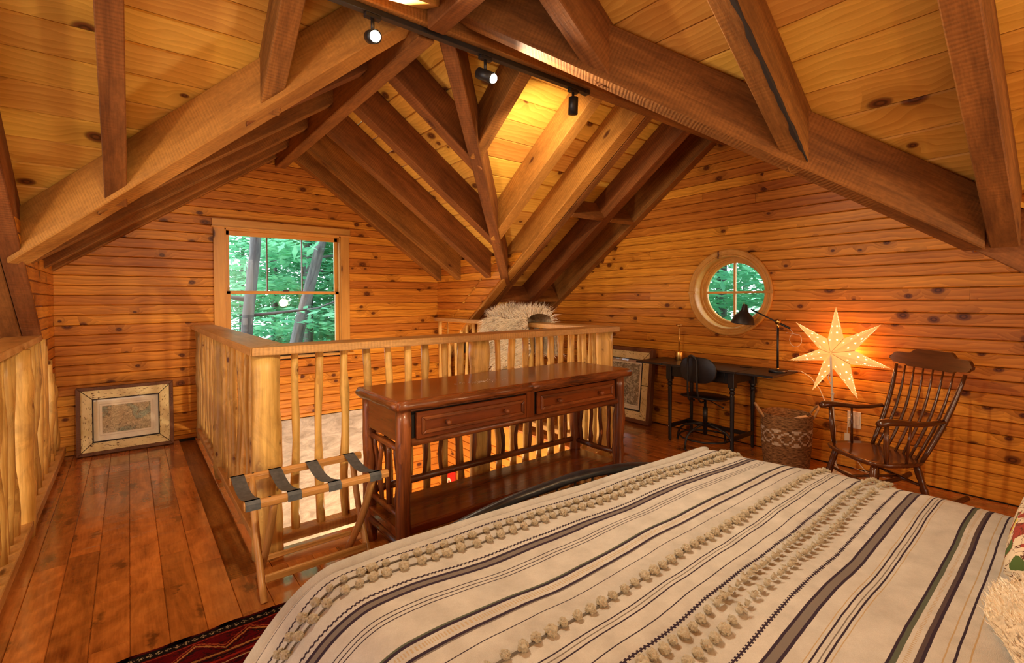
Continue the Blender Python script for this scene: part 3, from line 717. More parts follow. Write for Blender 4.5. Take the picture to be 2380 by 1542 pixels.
for a, b, out in ((1.085, 1.775, .022), (1.875, 2.565, .004)):
    z0, z1 = ctz-.198, ctz-.068; yy = yf-.004-out
    dr = box('drawer', a, b, yy, yy+.02, z0, z1, CO, None, 'x', .003); adopt(ct, [dr])
    dm = dr.matrix_basis.inverted(); base = ct.matrix_basis.inverted()
    kids = []
    m = .022; w_ = .020
    def strip(p): 
        return prism('moulding', p, (0, -.012, 0), CL, None, (1, 0, 0) if abs(p[0][2]-p[1][2]) < .001 else (0, 0, 1), .005, 2)
    A, B, C_, D = (a+m, z0+m), (b-m, z0+m), (b-m, z1-m), (a+m, z1-m)
    a2, b2, c2, d2 = (a+m+w_, z0+m+w_), (b-m-w_, z0+m+w_), (b-m-w_, z1-m-w_), (a+m+w_, z1-m-w_)
    for p in ((A, B, b2, a2), (B, C_, c2, b2), (C_, D, d2, c2), (D, A, a2, d2)): kids.append(strip([(q[0], yy, q[1]) for q in p]))
    for x in (a+.16, b-.16):
        z = (z0+z1)/2; k = lathe('knob', [(.006, 0), (.007, -.012), (.013, -.016), (.014, -.032), (.011, -.040), (.004, -.043)], CL, None, (x, yy, z), 12, 'y'); kids.append(k)
    W_ = ct.matrix_basis @ dr.matrix_basis
    for k in kids: k.parent = dr; k.matrix_basis = W_.inverted() @ k.matrix_basis
with Under(ct):
    # ends: two rungs with spindles, low rung and shelf rail
    for x in (cx0, cx1):
        tube('side_rung', [(x, cy0, .585), (x, (cy0+cy1)/2, .59), (x, cy1, .585)], [.016, .019, .016], CL, None, 10, .2, 5)
        tube('side_rung', [(x, cy0, .262), (x, (cy0+cy1)/2, .258), (x, cy1, .262)], [.017, .019, .017], CL, None, 10, .2, 6)
        for i in range(4):
            y = cy0+.085+(cy1-cy0-.16)*i/3; log('spindle', (x, y, .265), (x, y, .585), .013, .012, CL, None, 8, 7, .010, .3, 60+i+x, 2)
        tube('shelf_rung', [(x, cy0, .125), (x, cy1, .125)], .026, CL, None, 10, .2, 8)
    tube('back_rung', [(cx0, cy1, .268), (1.8, cy1-.004, .272), (cx1, cy1, .268)], [.019, .022, .019], CL, None, 12, .15, 9)
    for i in range(13):
        x = cx0+.10+(cx1-cx0-.2)*i/12; log('spindle', (x, cy1, .28), (x, cy1, ctz-.20), .0135, .012, CL, None, 8, 7, .012, .3, 80+i, 2)
    poly = [(cx0-.02, cy0+.025, .15), (cx1+.02, cy0+.025, .15), (cx1+.02, cy1-.005, .15), (cx0-.02, cy1-.005, .15)]
    prism('shelf', poly, (0, 0, .048), CO, None, (1, 0, 0), .010, 3)

rn = random.Random(9); vv, ff = [], []
for k in range(90):
    a = rn.uniform(0, 6.28); q = rn.random()**.8; x = 1.60+.17*q*math.cos(a); y = 2.33+.05*q*math.sin(a)-.1*(x-1.6); r = rn.uniform(.0008, .003)
    i = len(vv); vv += [(x-r, y-r, ctz+.0005), (x+r*1.4, y-r*.6, ctz+.0005), (x+r, y+r, ctz+.0005), (x-r*.7, y+r, ctz+.0005), (x, y, ctz+.0005+r*.6)]
    ff += [(i, i+1, i+4), (i+1, i+2, i+4), (i+2, i+3, i+4), (i+3, i, i+4)]
me = bpy.data.meshes.new('crumbs'); me.from_pydata(vv, [], ff); me.materials.append(plain('white_crumbs', (.9, .85, .8), .6)); o = bpy.data.objects.new('crumbs', me); col.objects.link(o)
tag(o, 'white crumbs scattered on the top of the console table', 'crumbs', None, 'stuff')

# ================================================================== LUGGAGE RACK
OK_, ST_ = MT['oak'], MT['strap']
lk = thing('luggage_rack', 'folding oak luggage rack with four grey webbing straps', 'luggage rack', (.67, 2.42, 0))
with Under(lk):
    yb, yfz, zt_ = 2.555, 2.205, .50
    for y in (yb, yfz): prism('top_bar', [(.352, y-.014, zt_-.034), (.352, y+.014, zt_-.034), (.352, y+.016, zt_-.012), (.352, y+.006, zt_), (.352, y-.006, zt_), (.352, y-.016, zt_-.012)], (.62, 0, 0), OK_, None, (1, 0, 0), .002)
    def curved_leg(x, y0, y1, bowd):
        pts = []
        for i in range(9):
            t = i/8; pts.append((x, y0+(y1-y0)*t+bowd*math.sin(math.pi*t), .485*t))
        return tube('leg', pts, .021, OK_, None, 8, 0, 0, .75, True, (0, 1, 0))
    for xo, xi in ((.445, .47), (.90, .925)):
        curved_leg(xo if xo < .6 else xi, 2.31, yb, .035*1); curved_leg(xi if xo < .6 else xo, 2.555, yfz+.005, -.030)
    box('cross_bar', .455, .915, 2.332, 2.347, .072, .106, OK_, None, 'x', .003)
    box('cross_bar', .470, .905, 2.520, 2.535, .078, .102, OK_, None, 'x', .003)
    for x in (.385, .545, .715, .905):
        bm = bmesh.new(); rows = []
        prof = [(yfz-.017, zt_-.036), (yfz-.018, zt_-.010), (yfz-.006, zt_+.002), (yfz+.008, zt_+.002)]
        for i in range(1, 10):
            t = i/10; prof.append((yfz+.01+(yb-yfz-.02)*t, zt_+.001-.030*math.sin(math.pi*t)))
        prof += [(yb-.008, zt_+.002), (yb+.006, zt_+.002), (yb+.018, zt_-.010), (yb+.017, zt_-.036)]
        for y, z in prof: rows.append([bm.verts.new((x-.028, y, z)), bm.verts.new((x+.028, y, z))])
        for i in range(len(rows)-1): bm.faces.new((rows[i][0], rows[i][1], rows[i+1][1], rows[i+1][0]))
        bmesh.ops.solidify(bm, geom=bm.faces[:], thickness=.0025)
        bm_obj('strap', bm, ST_, None, Matrix.Translation((x, yfz, zt_)))
    for x, y in ((.45, yfz), (.93, yfz), (.45, yb), (.86, yb)): lathe('screw', [(.005, 0), (.005, .0012), (.002, .0015)], MT['dark'], None, (x, y, zt_+.0002), 8)

# ================================================================== RUG
s = NT('rug'); tc = s.new('ShaderNodeTexCoord'); q = s.new('ShaderNodeSeparateXYZ'); s.t.links.new(tc.outputs['Object'], q.inputs[0])
X_, Y_ = q.outputs[0], s.math('MULTIPLY', q.outputs[1], -1)      # Y_: distance in from the far edge
wob_ = s.noise(tc.outputs['Object'], 90, 3, .6)
n1 = s.noise(s.scale(tc.outputs['Object'], (14, 34, 1)), 1, 3, .6, 1.5)
def band(v, c, h, eps=None): return s.math('COMPARE', v, c, h)
base = s.mix(s.math('GREATER_THAN', n1, .56), (.16, .006, .010), (.05, .008, .012))
base = s.mix(s.math('GREATER_THAN', n1, .66), base, (.30, .020, .012))
# dark border with small cream blossoms
inb = s.math('LESS_THAN', Y_, .055); base = s.mix(inb, base, (.018, .012, .014))
mx_ = s.math('ABSOLUTE', s.math('SUBTRACT', s.math('PINGPONG', X_, .028), .014)); my_ = s.math('ABSOLUTE', s.math('SUBTRACT', Y_, .034))
vd = s.new('ShaderNodeTexVoronoi', voronoi_dimensions='2D'); s.set(vd.inputs['Vector'], tc.outputs['Object']); vd.inputs['Scale'].default_value = 130
blos = s.math('MULTIPLY', s.math('LESS_THAN', s.math('ADD', mx_, my_), .0125), s.math('LESS_THAN', vd.outputs['Distance'], .42))
base = s.mix(blos, base, (.55, .42, .26)); base = s.mix(s.math('LESS_THAN', Y_, .012), base, (.13, .008, .010))
# zigzag vine bands
zz = s.math('ADD', s.math('MULTIPLY', s.math('PINGPONG', X_, .09), .75), .085)
for off, hh, cc in ((0, .0045, (.62, .30, .09)), (.016, .003, (.02, .012, .012)), (-.016, .003, (.50, .10, .04))):
    base = s.mix(s.math('COMPARE', s.math('ADD', s.math('SUBTRACT', Y_, zz), s.math('MULTIPLY', wob_, .02)), .010+off, hh), base, cc)
for yy_, hh, cc in ((.062, .003, (.45, .06, .03)), (.175, .005, (.55, .26, .08)), (.19, .004, (.02, .01, .012)), (.215, .006, (.42, .03, .02)), (.24, .003, (.6, .4, .2))):
    base = s.mix(s.math('COMPARE', s.math('ADD', Y_, s.math('MULTIPLY', wob_, .012)), yy_+.006, hh), base, cc)
s.bump(wob_, .8, .006); MT['rug'] = s.fin(base, .95, .1)
bm = bmesh.new(); vs = {}
nx, ny = 60, 40
for i in range(nx+1):
    for j in range(ny+1):
        x = -.06-.25*(j/ny)+2.6*i/nx; y = 2.25-2.0*j/ny+.004*math.sin(i*1.7); vs[i, j] = bm.verts.new((x, y, .009+.002*math.sin(i*.9+j)))
for i in range(nx):
    for j in range(ny): bm.faces.new((vs[i, j+1], vs[i+1, j+1], vs[i+1, j], vs[i, j]))
bmesh.ops.solidify(bm, geom=bm.faces[:], thickness=.008)
tag(bm_obj('rug', bm, MT['rug'], None, Matrix.Translation((0, 2.25, 0)), True), 'red and navy patterned oriental rug under the bed', 'rug')

# ================================================================== BED
bf = thing('bed', 'mattress and black iron bed frame with an arched footboard rail', 'bed', (1.35, .1, 0))
BX0, BX1 = .46, 2.22
with Under(bf):
    bm = bmesh.new(); bmesh.ops.create_cube(bm, size=1, matrix=Matrix.Translation((1.34, .22, .40)) @ Matrix.Diagonal((1.66, 1.96, .34, 1))); bmesh.ops.bevel(bm, geom=bm.edges[:], offset=.06, segments=3, affect='EDGES', profile=.5)
    bm_obj('mattress', bm, MT['mattress'], None, Matrix.Translation((1.34, .22, .4)), True)
    box('side_rail', .53, .56, -.8, 1.3, .16, .23, MT['iron'], None, 'y', .004); box('side_rail', 2.12, 2.15, -.8, 1.3, .16, .23, MT['iron'], None, 'y', .004)
    ap = []
    for i in range(33):
        t = i/32; x = .50+1.66*t; ap.append((x, 1.40, .34+.245*math.sin(math.pi*t)**.36))
    tube('foot_arch', ap, [.020]*33, MT['iron'], None, 12, .25, 3)
    ap2 = [(x, y, z-.040) for x, y, z in ap[2:-2]]
    tube('foot_arch_lower', ap2, .007, MT['iron'], None, 8, .1, 3)
    for i in range(1, 16):
        x = .50+1.66*i/16; z = .34+.245*math.sin(math.pi*i/16)**.36; tube('foot_spindle', [(x, 1.40, .18), (x, 1.40, z)], .0055, MT['iron'], None, 8)
    for x in (.50, 2.16): tube('foot_post', [(x, 1.40, .012), (x, 1.40, .39)], [.022, .020], MT['iron'], None, 12, .1)
    tube('foot_rail', [(.5, 1.40, .19), (2.16, 1.40, .19)], .012, MT['iron'], None, 8)
    for x in (.5, 2.16): tube('head_post', [(x, -.78, .012), (x, -.78, .95)], .02, MT['iron'], None, 10)
# bedspread surface
prof = [(.135, .10), (.145, .22), (.165, .33), (.200, .415), (.245, .475), (.295, .530), (.345, .570), (.40, .597), (.46, .606), (.60, .607), (.9, .603), (1.2, .605), (1.5, .603), (1.8, .604), (2.12, .606), (2.24, .602), (2.31, .58), (2.35, .53), (2.37, .43), (2.38, .30), (2.385, .12)]
cum = [0]
for i in range(1, len(prof)): cum.append(cum[-1]+math.dist(prof[i], prof[i-1]))
STOT = cum[-1]
def prof_at(sv):
    sv = max(0, min(STOT, sv)); i = 0
    while i < len(cum)-2 and cum[i+1] < sv: i += 1
    t = (sv-cum[i])/(cum[i+1]-cum[i]); a = prof[max(i-1, 0)]; b = prof[i]; c = prof[i+1]; d = prof[min(i+2, len(prof)-1)]
    cr = lambda p, q, r, s_: .5*((2*q)+(-p+r)*t+(2*p-5*q+4*r-s_)*t*t+(-p+3*q-3*r+s_)*t**3)
    return cr(a[0], b[0], c[0], d[0]), cr(a[1], b[1], c[1], d[1])
FT = 1.315
def spread(sv, t):
    x, z = prof_at(sv)
    w1 = max(0, min(1, (t-.7)/.5)); top = max(0, min(1, (z-.45)/.14)); k = .028*(1-w1)-.045*w1
    y = t; drop = 0
    if t > FT:
        e = t-FT; y = FT+.035*(1-math.exp(-e*16)); drop = max(0, e-.012)
    else: drop = .020*math.exp(-(FT-t)*26)
    xr = max(-.3, min(1.35, x-.86)); y += k*xr*top
    bul = max(0, min(1.2, (x-1.9)/.35)); x += bul*(.025*math.exp(-((t-.60)/.22)**2)-.075*w1)
    # duvet folds
    n = noise.noise(Vector((x*2.2, t*2.6, 1.7)))*.016*top+noise.noise(Vector((x*7, t*5, 4.2)))*.004
    side = 1-top
    if x < .6: n += side*.012*math.sin(t*26+3*z*6)*1.0; x += side*(.018*math.sin(t*21+1)+.014*noise.noise(Vector((t*9, z*5, 2))))
    return Vector((x, y, max(.04, z-drop+n*(1 if t < FT else .4))))
NS, NTT = 210, 230; t_lo, t_hi = -.75, 1.72
bm = bmesh.new(); uvl = bm.loops.layers.uv.new('UVMap'); g = []
for i in range(NS+1):
    sv = STOT*i/NS; g.append([bm.verts.new(spread(sv, t_lo+(t_hi-t_lo)*j/NTT)) for j in range(NTT+1)])
for i in range(NS):
    for j in range(NTT):
        f = bm.faces.new((g[i][j], g[i+1][j], g[i+1][j+1], g[i][j+1]))
        for l, (a, b) in zip(f.loops, ((i, j), (i+1, j), (i+1, j+1), (i, j+1))): l[uvl].uv = (STOT*a/NS, t_lo+(t_hi-t_lo)*b/NTT)
s = NT('woven_bedspread'); uv = s.new('ShaderNodeUVMap'); q = s.new('ShaderNodeSeparateXYZ'); s.t.links.new(uv.outputs[0], q.inputs[0]); U, V = q.outputs[0], q.outputs[1]
cl = s.mix(s.rng(s.noise(uv.outputs[0], 14, 5, .6), .3, .7), (.43, .40, .355), (.57, .535, .48))
wv1 = s.noise(s.scale(uv.outputs[0], (220, 900, 1)), 1, 2, .5); wv2 = s.noise(s.scale(uv.outputs[0], (900, 160, 1)), 1, 2, .5)
cl = s.mix(s.math('MULTIPLY', s.rng(s.math('ADD', wv1, wv2), .8, 1.15), .22), cl, (.34, .27, .19))
Vn = s.math('ADD', V, s.math('MULTIPLY', s.math('SUBTRACT', s.noise(s.scale(uv.outputs[0], (6, 2, 1)), 1, 2), .5), .006))
zigV = s.math('ADD', Vn, s.math('MULTIPLY', s.math('GREATER_THAN', s.math('PINGPONG', U, .006), .003), .0032))
DK, GR, TN, GN = (.035, .022, .035), (.17, .14, .12), (.42, .30, .16), (.09, .10, .07)
def stripe(v, c, h, colr):
    global cl
    cl = s.mix(s.math('COMPARE', v, c, h), cl, colr)
for c_, h_, k_ in ((1.300, .0011, DK), (1.085, .0050, DK), (1.062, .0050, DK), (1.0735, .0075, GR), (1.019, .0014, DK), (1.006, .0014, DK), (.994, .0014, DK), (.9135, .0028, GN), (.907, .0040, DK), (.868, .0044, DK), (.8625, .002, GR),
                   (.822, .0012, DK), (.712, .0016, DK), (.7015, .0014, GR), (.690, .0018, DK), (.648, .0014, DK), (.4405, .003, DK), (.4175, .0035, DK), (.4290, .0085, GR), (.376, .0018, DK), (.3645, .0012, GR), (.356, .002, DK), (.347, .001, TN), (.385, .001, TN),
                   (.2745, .003, DK), (.268, .0045, GN), (.2375, .0045, (.08, .055, .055)), (.2315, .003, DK), (.205, .0012, TN), (.190, .0022, DK), (.170, .0014, TN), (.08, .004, DK), (.05, .004, DK), (-.1, .01, DK), (-.2, .004, DK)):
    stripe(Vn, c_, h_, k_)
for c_, h_ in ((1.255, .0035), (1.107, .0032), (.611, .0035), (.479, .0035)): stripe(zigV, c_, h_, DK)
dotm = s.math('MULTIPLY', s.math('GREATER_THAN', s.math('PINGPONG', U, .004), .0022), .8)
for c_, k_ in ((.885, TN), (.892, TN), (.253, TN)): cl = s.mix(s.math('MULTIPLY', s.math('COMPARE', Vn, c_, .0032), dotm), cl, k_)
s.bump(s.math('ADD', wv1, s.math('ADD', wv2, s.noise(uv.outputs[0], 60, 4, .7))), .35, .003)
MT['spread'] = s.fin(cl, .95, .15)
bs = bm_obj('bedspread', bm, MT['spread'], None, Matrix.Translation((1.3, .3, .6)), True)
tag(bs, 'cream woven bedspread with dark stripes and rows of tufted pompoms', 'bedspread')
s = NT('yarn'); p = s.obj(); n = s.noise(p, 160, 4, .7); s.bump(n, .9, .006); MT['yarn'] = s.fin(s.mix(n, (.26, .22, .15), (.66, .58, .44)), .95, .1)
s = NT('grey_yarn'); p = s.obj(); n = s.noise(p, 160, 4, .7); MT['greyyarn'] = s.fin(s.mix(n, (.08, .07, .06), (.2, .17, .14)), .95, .1)
poms = []
for v in range(5):
    bm = bmesh.new(); bmesh.ops.create_icosphere(bm, subdivisions=3, radius=.0118)
    for q in bm.verts:
        d = q.co.normalized(); q.co *= 1+.42*noise.noise(d*3.1+Vector((v*9, 0, 0)))+.22*noise.noise(d*8+Vector((v*5, 3, 1)))
        q.co.z *= .82
    me = bpy.data.meshes.new('pompom'); bm.to_mesh(me); bm.free(); me.materials.append(MT['yarn']); poms.append(me)
tas = []
for v in range(4):
    bm = bmesh.new(); rn = random.Random(v)
    for k in range(14):
        a = rn.uniform(-1.0, 1.0); L = rn.uniform(.012, .024); d = Vector((math.cos(a)*L*.75+.004, -math.sin(a)*L, rn.uniform(-.004, .006)))
        b0 = Vector((rn.uniform(-.004, .004), rn.uniform(-.004, .004), rn.uniform(0, .007))); sd_ = Vector((d.y, -d.x, 0)).normalized()*.0032
        vs = [bm.verts.new(b0-sd_), bm.verts.new(b0+sd_), bm.verts.new(b0+d+sd_*.7), bm.verts.new(b0+d-sd_*.7), bm.verts.new(b0+d*.5+Vector((0, 0, .005)))]
        bm.faces.new((vs[0], vs[1], vs[4])); bm.faces.new((vs[1], vs[2], vs[4])); bm.faces.new((vs[2], vs[3], vs[4])); bm.faces.new((vs[3], vs[0], vs[4]))
    bmesh.ops.create_icosphere(bm, subdivisions=2, radius=.0085, matrix=Matrix.Translation((0, 0, .003)))
    me = bpy.data.meshes.new('tassel'); bm.to_mesh(me); bm.free(); me.materials.append(MT['yarn']); tas.append(me)
rn = random.Random(12); inv = bs.matrix_basis.inverted()
for row, (tt, step, s0, kind) in enumerate(((1.212, .0425, .20, 0), (1.168, .0425, .22, 0), (.757, .0400, .30, 0), (.580, .0355, .35, 1), (.532, .0355, .35, 1))):
    sv = s0; pts = []
    while sv < STOT-.16:
        k = rn.random(); p_ = spread(sv, tt+rn.uniform(-.003, .003)); far = sv > STOT-.62
        if kind and sv > STOT*.42: me = rn.choice(tas); nm = 'tassel'
        else: me = rn.choice(poms); nm = 'pompom'
        o = bpy.data.objects.new(nm, me); col.objects.link(o); o.parent = bs
        e = .01; nrm = (spread(sv+e, tt)-p_).cross(spread(sv, tt+e)-p_).normalized()
        if nrm.z < 0: nrm = -nrm
        sc = rn.uniform(.85, 1.2)*(.82 if nm == 'tassel' else 1)
        o.matrix_basis = inv @ Matrix.Translation(p_+nrm*.0075) @ Matrix.Rotation(rn.uniform(-3, 3) if nm == 'pompom' else rn.uniform(-.3, .3), 4, 'Z') @ Matrix.Diagonal((sc, sc*rn.uniform(.85, 1.1), sc, 1))
        pts.append(p_+nrm*.002); sv += step*rn.uniform(.9, 1.1)
    if not kind:
        full = []
        a = s0-.02
        while a < STOT-.16: full.append(spread(a, tt)+Vector((0, 0, .0015))); a += .02
        o = tube('yarn_cord', full, .0028, MT['greyyarn'], None, 5); adopt(bs, [o])

# pillow and fur throw at the lower right corner
s = NT('floral_pillow'); p = s.obj(0); vo = s.new('ShaderNodeTexVoronoi'); s.set(vo.inputs['Vector'], s.vmath('ADD', s.raw, s.scale(s.noise(s.raw, 14, 3, .6, 0, 1), (.05, .05, .05)))); vo.inputs['Scale'].default_value = 16
sp = s.new('ShaderNodeSeparateColor'); s.t.links.new(vo.outputs['Color'], sp.inputs[0])
c = s.mix(s.math('MULTIPLY', s.math('LESS_THAN', vo.outputs['Distance'], .42), s.math('LESS_THAN', sp.outputs[0], .6)), (.62, .50, .34), (.30, .05, .035))
wvn = s.noise(s.raw, 22, 2, .5, 2.0); c = s.mix(s.math('COMPARE', wvn, .5, .018), c, (.10, .035, .02)); c = s.mix(s.math('MULTIPLY', s.math('GREATER_THAN', sp.outputs[1], .72), s.math('LESS_THAN', vo.outputs['Distance'], .35)), c, (.07, .11, .03))
c = s.mix(s.math('MULTIPLY', s.math('GREATER_THAN', sp.outputs[2], .8), s.math('GREATER_THAN', s.noise(s.raw, 5), .52)), c, (.65, .48, .03)); MT['floral'] = s.fin(c, .9, .1)
def pillow(name, mat, size, Mx, puff=.5):
    bm = bmesh.new(); n = 18; vs = {}
    for sgn in (1, -1):
        for i in range(n+1):
            for j in range(n+1):
                u, v = i/n*2-1, j/n*2-1; h = ((1-u**4)*(1-v**4))**puff*size[2]/2
                if sgn == -1 and (i in (0, n) or j in (0, n)): vs[sgn, i, j] = vs[1, i, j]; continue
                vs[sgn, i, j] = bm.verts.new((u*size[0]/2*(1-.05*v*v), v*size[1]/2*(1-.05*u*u), sgn*h+.006*noise.noise(Vector((u*3, v*3, sgn)))))
        for i in range(n):
            for j in range(n):
                q = [vs[sgn, i, j], vs[sgn, i+1, j], vs[sgn, i+1, j+1], vs[sgn, i, j+1]]
                bm.faces.new(q if sgn == 1 else q[::-1])
    o = bm_obj(name, bm, mat, None, None, True); o.matrix_basis = Mx; return o
pl = pillow('pillow', MT['floral'], (.78, .46, .19), Matrix.Translation((1.985, -.03, .70)) @ Matrix.Rotation(R(2), 4, 'Z') @ Matrix.Rotation(R(-8), 4, 'X'))
tag(pl, 'floral pillow with red and green blossoms at the right picture edge', 'pillow')
fur_base = plain('fur_throw', (.58, .46, .31), .95, var=.3, nb=.9, nscale=45)

def fur(parent, surf, n, L, mat, seed, lean=(0, 0, -.4), wdt=.0022, name='fur'):
    """short curved strands of fur joined into one part; surf(rnd) -> (point, normal)"""
    rn = random.Random(seed); vv, ff = [], []
    for k in range(n):
        p, nr = surf(rn); l = L*rn.uniform(.6, 1.3)
        d = (nr+Vector((rn.uniform(-.5, .5), rn.uniform(-.5, .5), rn.uniform(-.5, .5)))*.9).normalized(); g_ = Vector(lean)
        sd_ = d.cross(Vector((rn.uniform(-1, 1), rn.uniform(-1, 1), .3))).normalized()*wdt
        m = p+d*l*.5; e = m+(d+g_).normalized()*l*.55; i = len(vv)
        vv += [p-sd_, p+sd_, m+sd_*.8, m-sd_*.8, e]; ff += [(i, i+1, i+2, i+3), (i+3, i+2, i+4)]
    me = bpy.data.meshes.new(name); me.from_pydata([tuple(v) for v in vv], [], ff); me.materials.append(mat)
    o = bpy.data.objects.new(name, me); o['kind'] = 'stuff'; col.objects.link(o); adopt(parent, [o]); return o
s = NT('pale_fur'); p = s.obj(0); n = s.noise(s.raw, 7, 3, .6); c = s.mix(s.rng(n, .58, .72), (.92, .82, .64), (.22, .17, .13)); c = s.mix(s.math('MULTIPLY', s.noise(s.raw, 120, 2), .6), c, (.92, .82, .66)); MT['fur'] = s.fin(c, .8, .2)
# fur throw on the bed
bm = bmesh.new(); vs = {}; FO = Vector((1.50, -.15, .66))
def ftop(u, v):
    r = 1-.10*math.sin(5*u+1)*math.cos(4*v); x = FO.x+(.42*math.cos(u))*v*r; y = FO.y+(.33*math.sin(u))*v*r
    return Vector((x, y, .62+.15*(1-v**2.4)+.01*noise.noise(Vector((x*9, y*9, 0)))))
for i in range(40):
    for j in range(12): vs[i, j] = bm.verts.new(ftop(2*math.pi*i/40, (j+1)/12))
c0 = bm.verts.new(ftop(0, 0))
for i in range(40):
    bm.faces.new((c0, vs[i, 0], vs[(i+1) % 40, 0]))
    for j in range(11): bm.faces.new((vs[i, j], vs[i, j+1], vs[(i+1) % 40, j+1], vs[(i+1) % 40, j]))
ft = bm_obj('fur_cushion', bm, fur_base, None, Matrix.Translation(FO), True); tag(ft, 'pale fluffy fur cushion on the bed at the lower right corner', 'cushion')
fur(ft, lambda rn: (lambda u, v: (ftop(u, v), Vector((math.cos(u)*v*.8, math.sin(u)*v*.8, 1)).normalized()))(rn.uniform(0, 6.283), math.sqrt(rn.random())), 9000, .016, MT['fur'], 5, (.2, -.2, -.2), .0011)

# ================================================================== SHEEPSKIN ON THE FAR RAILING
def sk(u, v):          # u along the rail, v across: -1 west hem, 0 top, +1 east hem
    y = 3.92+.37*u*(1-.12*math.cos(v*3)); hang = .50*(1-.30*u*u+.12*math.sin(u*7))
    if v < -.25: t = (-v-.25)/.75; x, z = 3.045-.03*math.sin(t*2)-.02, 1.12-hang*t
    elif v > .25: t = (v-.25)/.75; x, z = 3.315+.02*math.sin(t*2), 1.12-.36*t
    else: t = v/.25; x, z = 3.18+.145*t, 1.12+.035*(1-t*t)
    return Vector((x, y, z+.02*math.sin(u*5)*(1 if abs(v) < .3 else .3)))
bm = bmesh.new(); g = [[bm.verts.new(sk(-1+2*i/24, -1+2*j/30)) for j in range(31)] for i in range(25)]
for i in range(24):
    for j in range(30): bm.faces.new((g[i][j], g[i+1][j], g[i+1][j+1], g[i][j+1]))
bmesh.ops.solidify(bm, geom=bm.faces[:], thickness=.008)
sh = bm_obj('sheepskin', bm, fur_base, None, Matrix.Translation((3.18, 3.93, 1.1)), True); tag(sh, 'shaggy cream sheepskin draped over the far stair railing', 'sheepskin')
def sks(rn):
    u, v = rn.uniform(-1, 1), rn.uniform(-1, 1); p = sk(u, v); n = (sk(u+.01, v)-p).cross(sk(u, v+.01)-p).normalized()
    if (p-Vector((3.18, p.y, .8))).dot(n) < 0: n = -n
    return p, n
fur(sh, sks, 10000, .11, MT['fur'], 8, (0, 0, -.55), .0032)
fur(sh, lambda rn: (lambda y: (Vector((3.02+rn.uniform(-.01, .02), y, .60+rn.uniform(-.05, .05)+.25*abs(y-3.93))), Vector((-1, 0, -.3))))(rn.uniform(3.6, 4.25)), 500, .05, MT['dark'], 3, (0, 0, -1), .003, 'dark_fringe')

# ================================================================== FRAMED MAPS
def map_mat(name, seed, teal):
    s = NT(name); p = s.obj(0); pp = s.vmath('ADD', s.raw, (seed, seed*.7, 0)); n = s.noise(pp, 7, 8, .65, .6); n2 = s.noise(pp, 28, 8, .75, 1.2); n3 = s.noise(pp, 90, 4, .7)
    c = s.mix(s.rng(n3, .35, .65), (.50, .38, .20), (.74, .60, .36)) if teal else s.mix(s.rng(n3, .35, .65), (.52, .46, .30), (.76, .68, .48))
    if teal: c = s.mix(s.math('MULTIPLY', s.rng(n, .50, .56), .6), c, (.22, .36, .28))
    ln = s.math('COMPARE', n, .52, .006); c = s.mix(ln, c, (.08, .05, .03)); c = s.mix(s.math('MULTIPLY', s.math('COMPARE', n2, .5, .018 if teal else .05), .65), c, (.10, .07, .04))
    if not teal: c = s.mix(s.math('MULTIPLY', s.rng(n2, .5, .58), .75), c, (.10, .085, .06)); c = s.mix(s.math('COMPARE', n, .47, .014), c, (.62, .55, .38))
    return s.fin(c, .8, .2)
s = NT('birch_bark'); p = s.obj(); fl_ = s.noise(s.scale(p, (38, 150, 1)), 1, 2, .4); bl_ = s.noise(s.scale(p, (7, 12, 1)), 1, 4, .6)
c = s.mix(s.rng(s.noise(p, 8), .3, .7), (.62, .47, .20), (.88, .72, .38)); c = s.mix(s.math('GREATER_THAN', fl_, .66), c, (.14, .06, .02)); c = s.mix(s.math('GREATER_THAN', bl_, .74), c, (.06, .025, .01)); MT['birch'] = s.fin(c, .7, .25)
MT['mat'] = plain('mat_board', (.90, .78, .56), .9, var=.04); MT['mat2'] = plain('mat_line', (.40, .28, .15), .9)
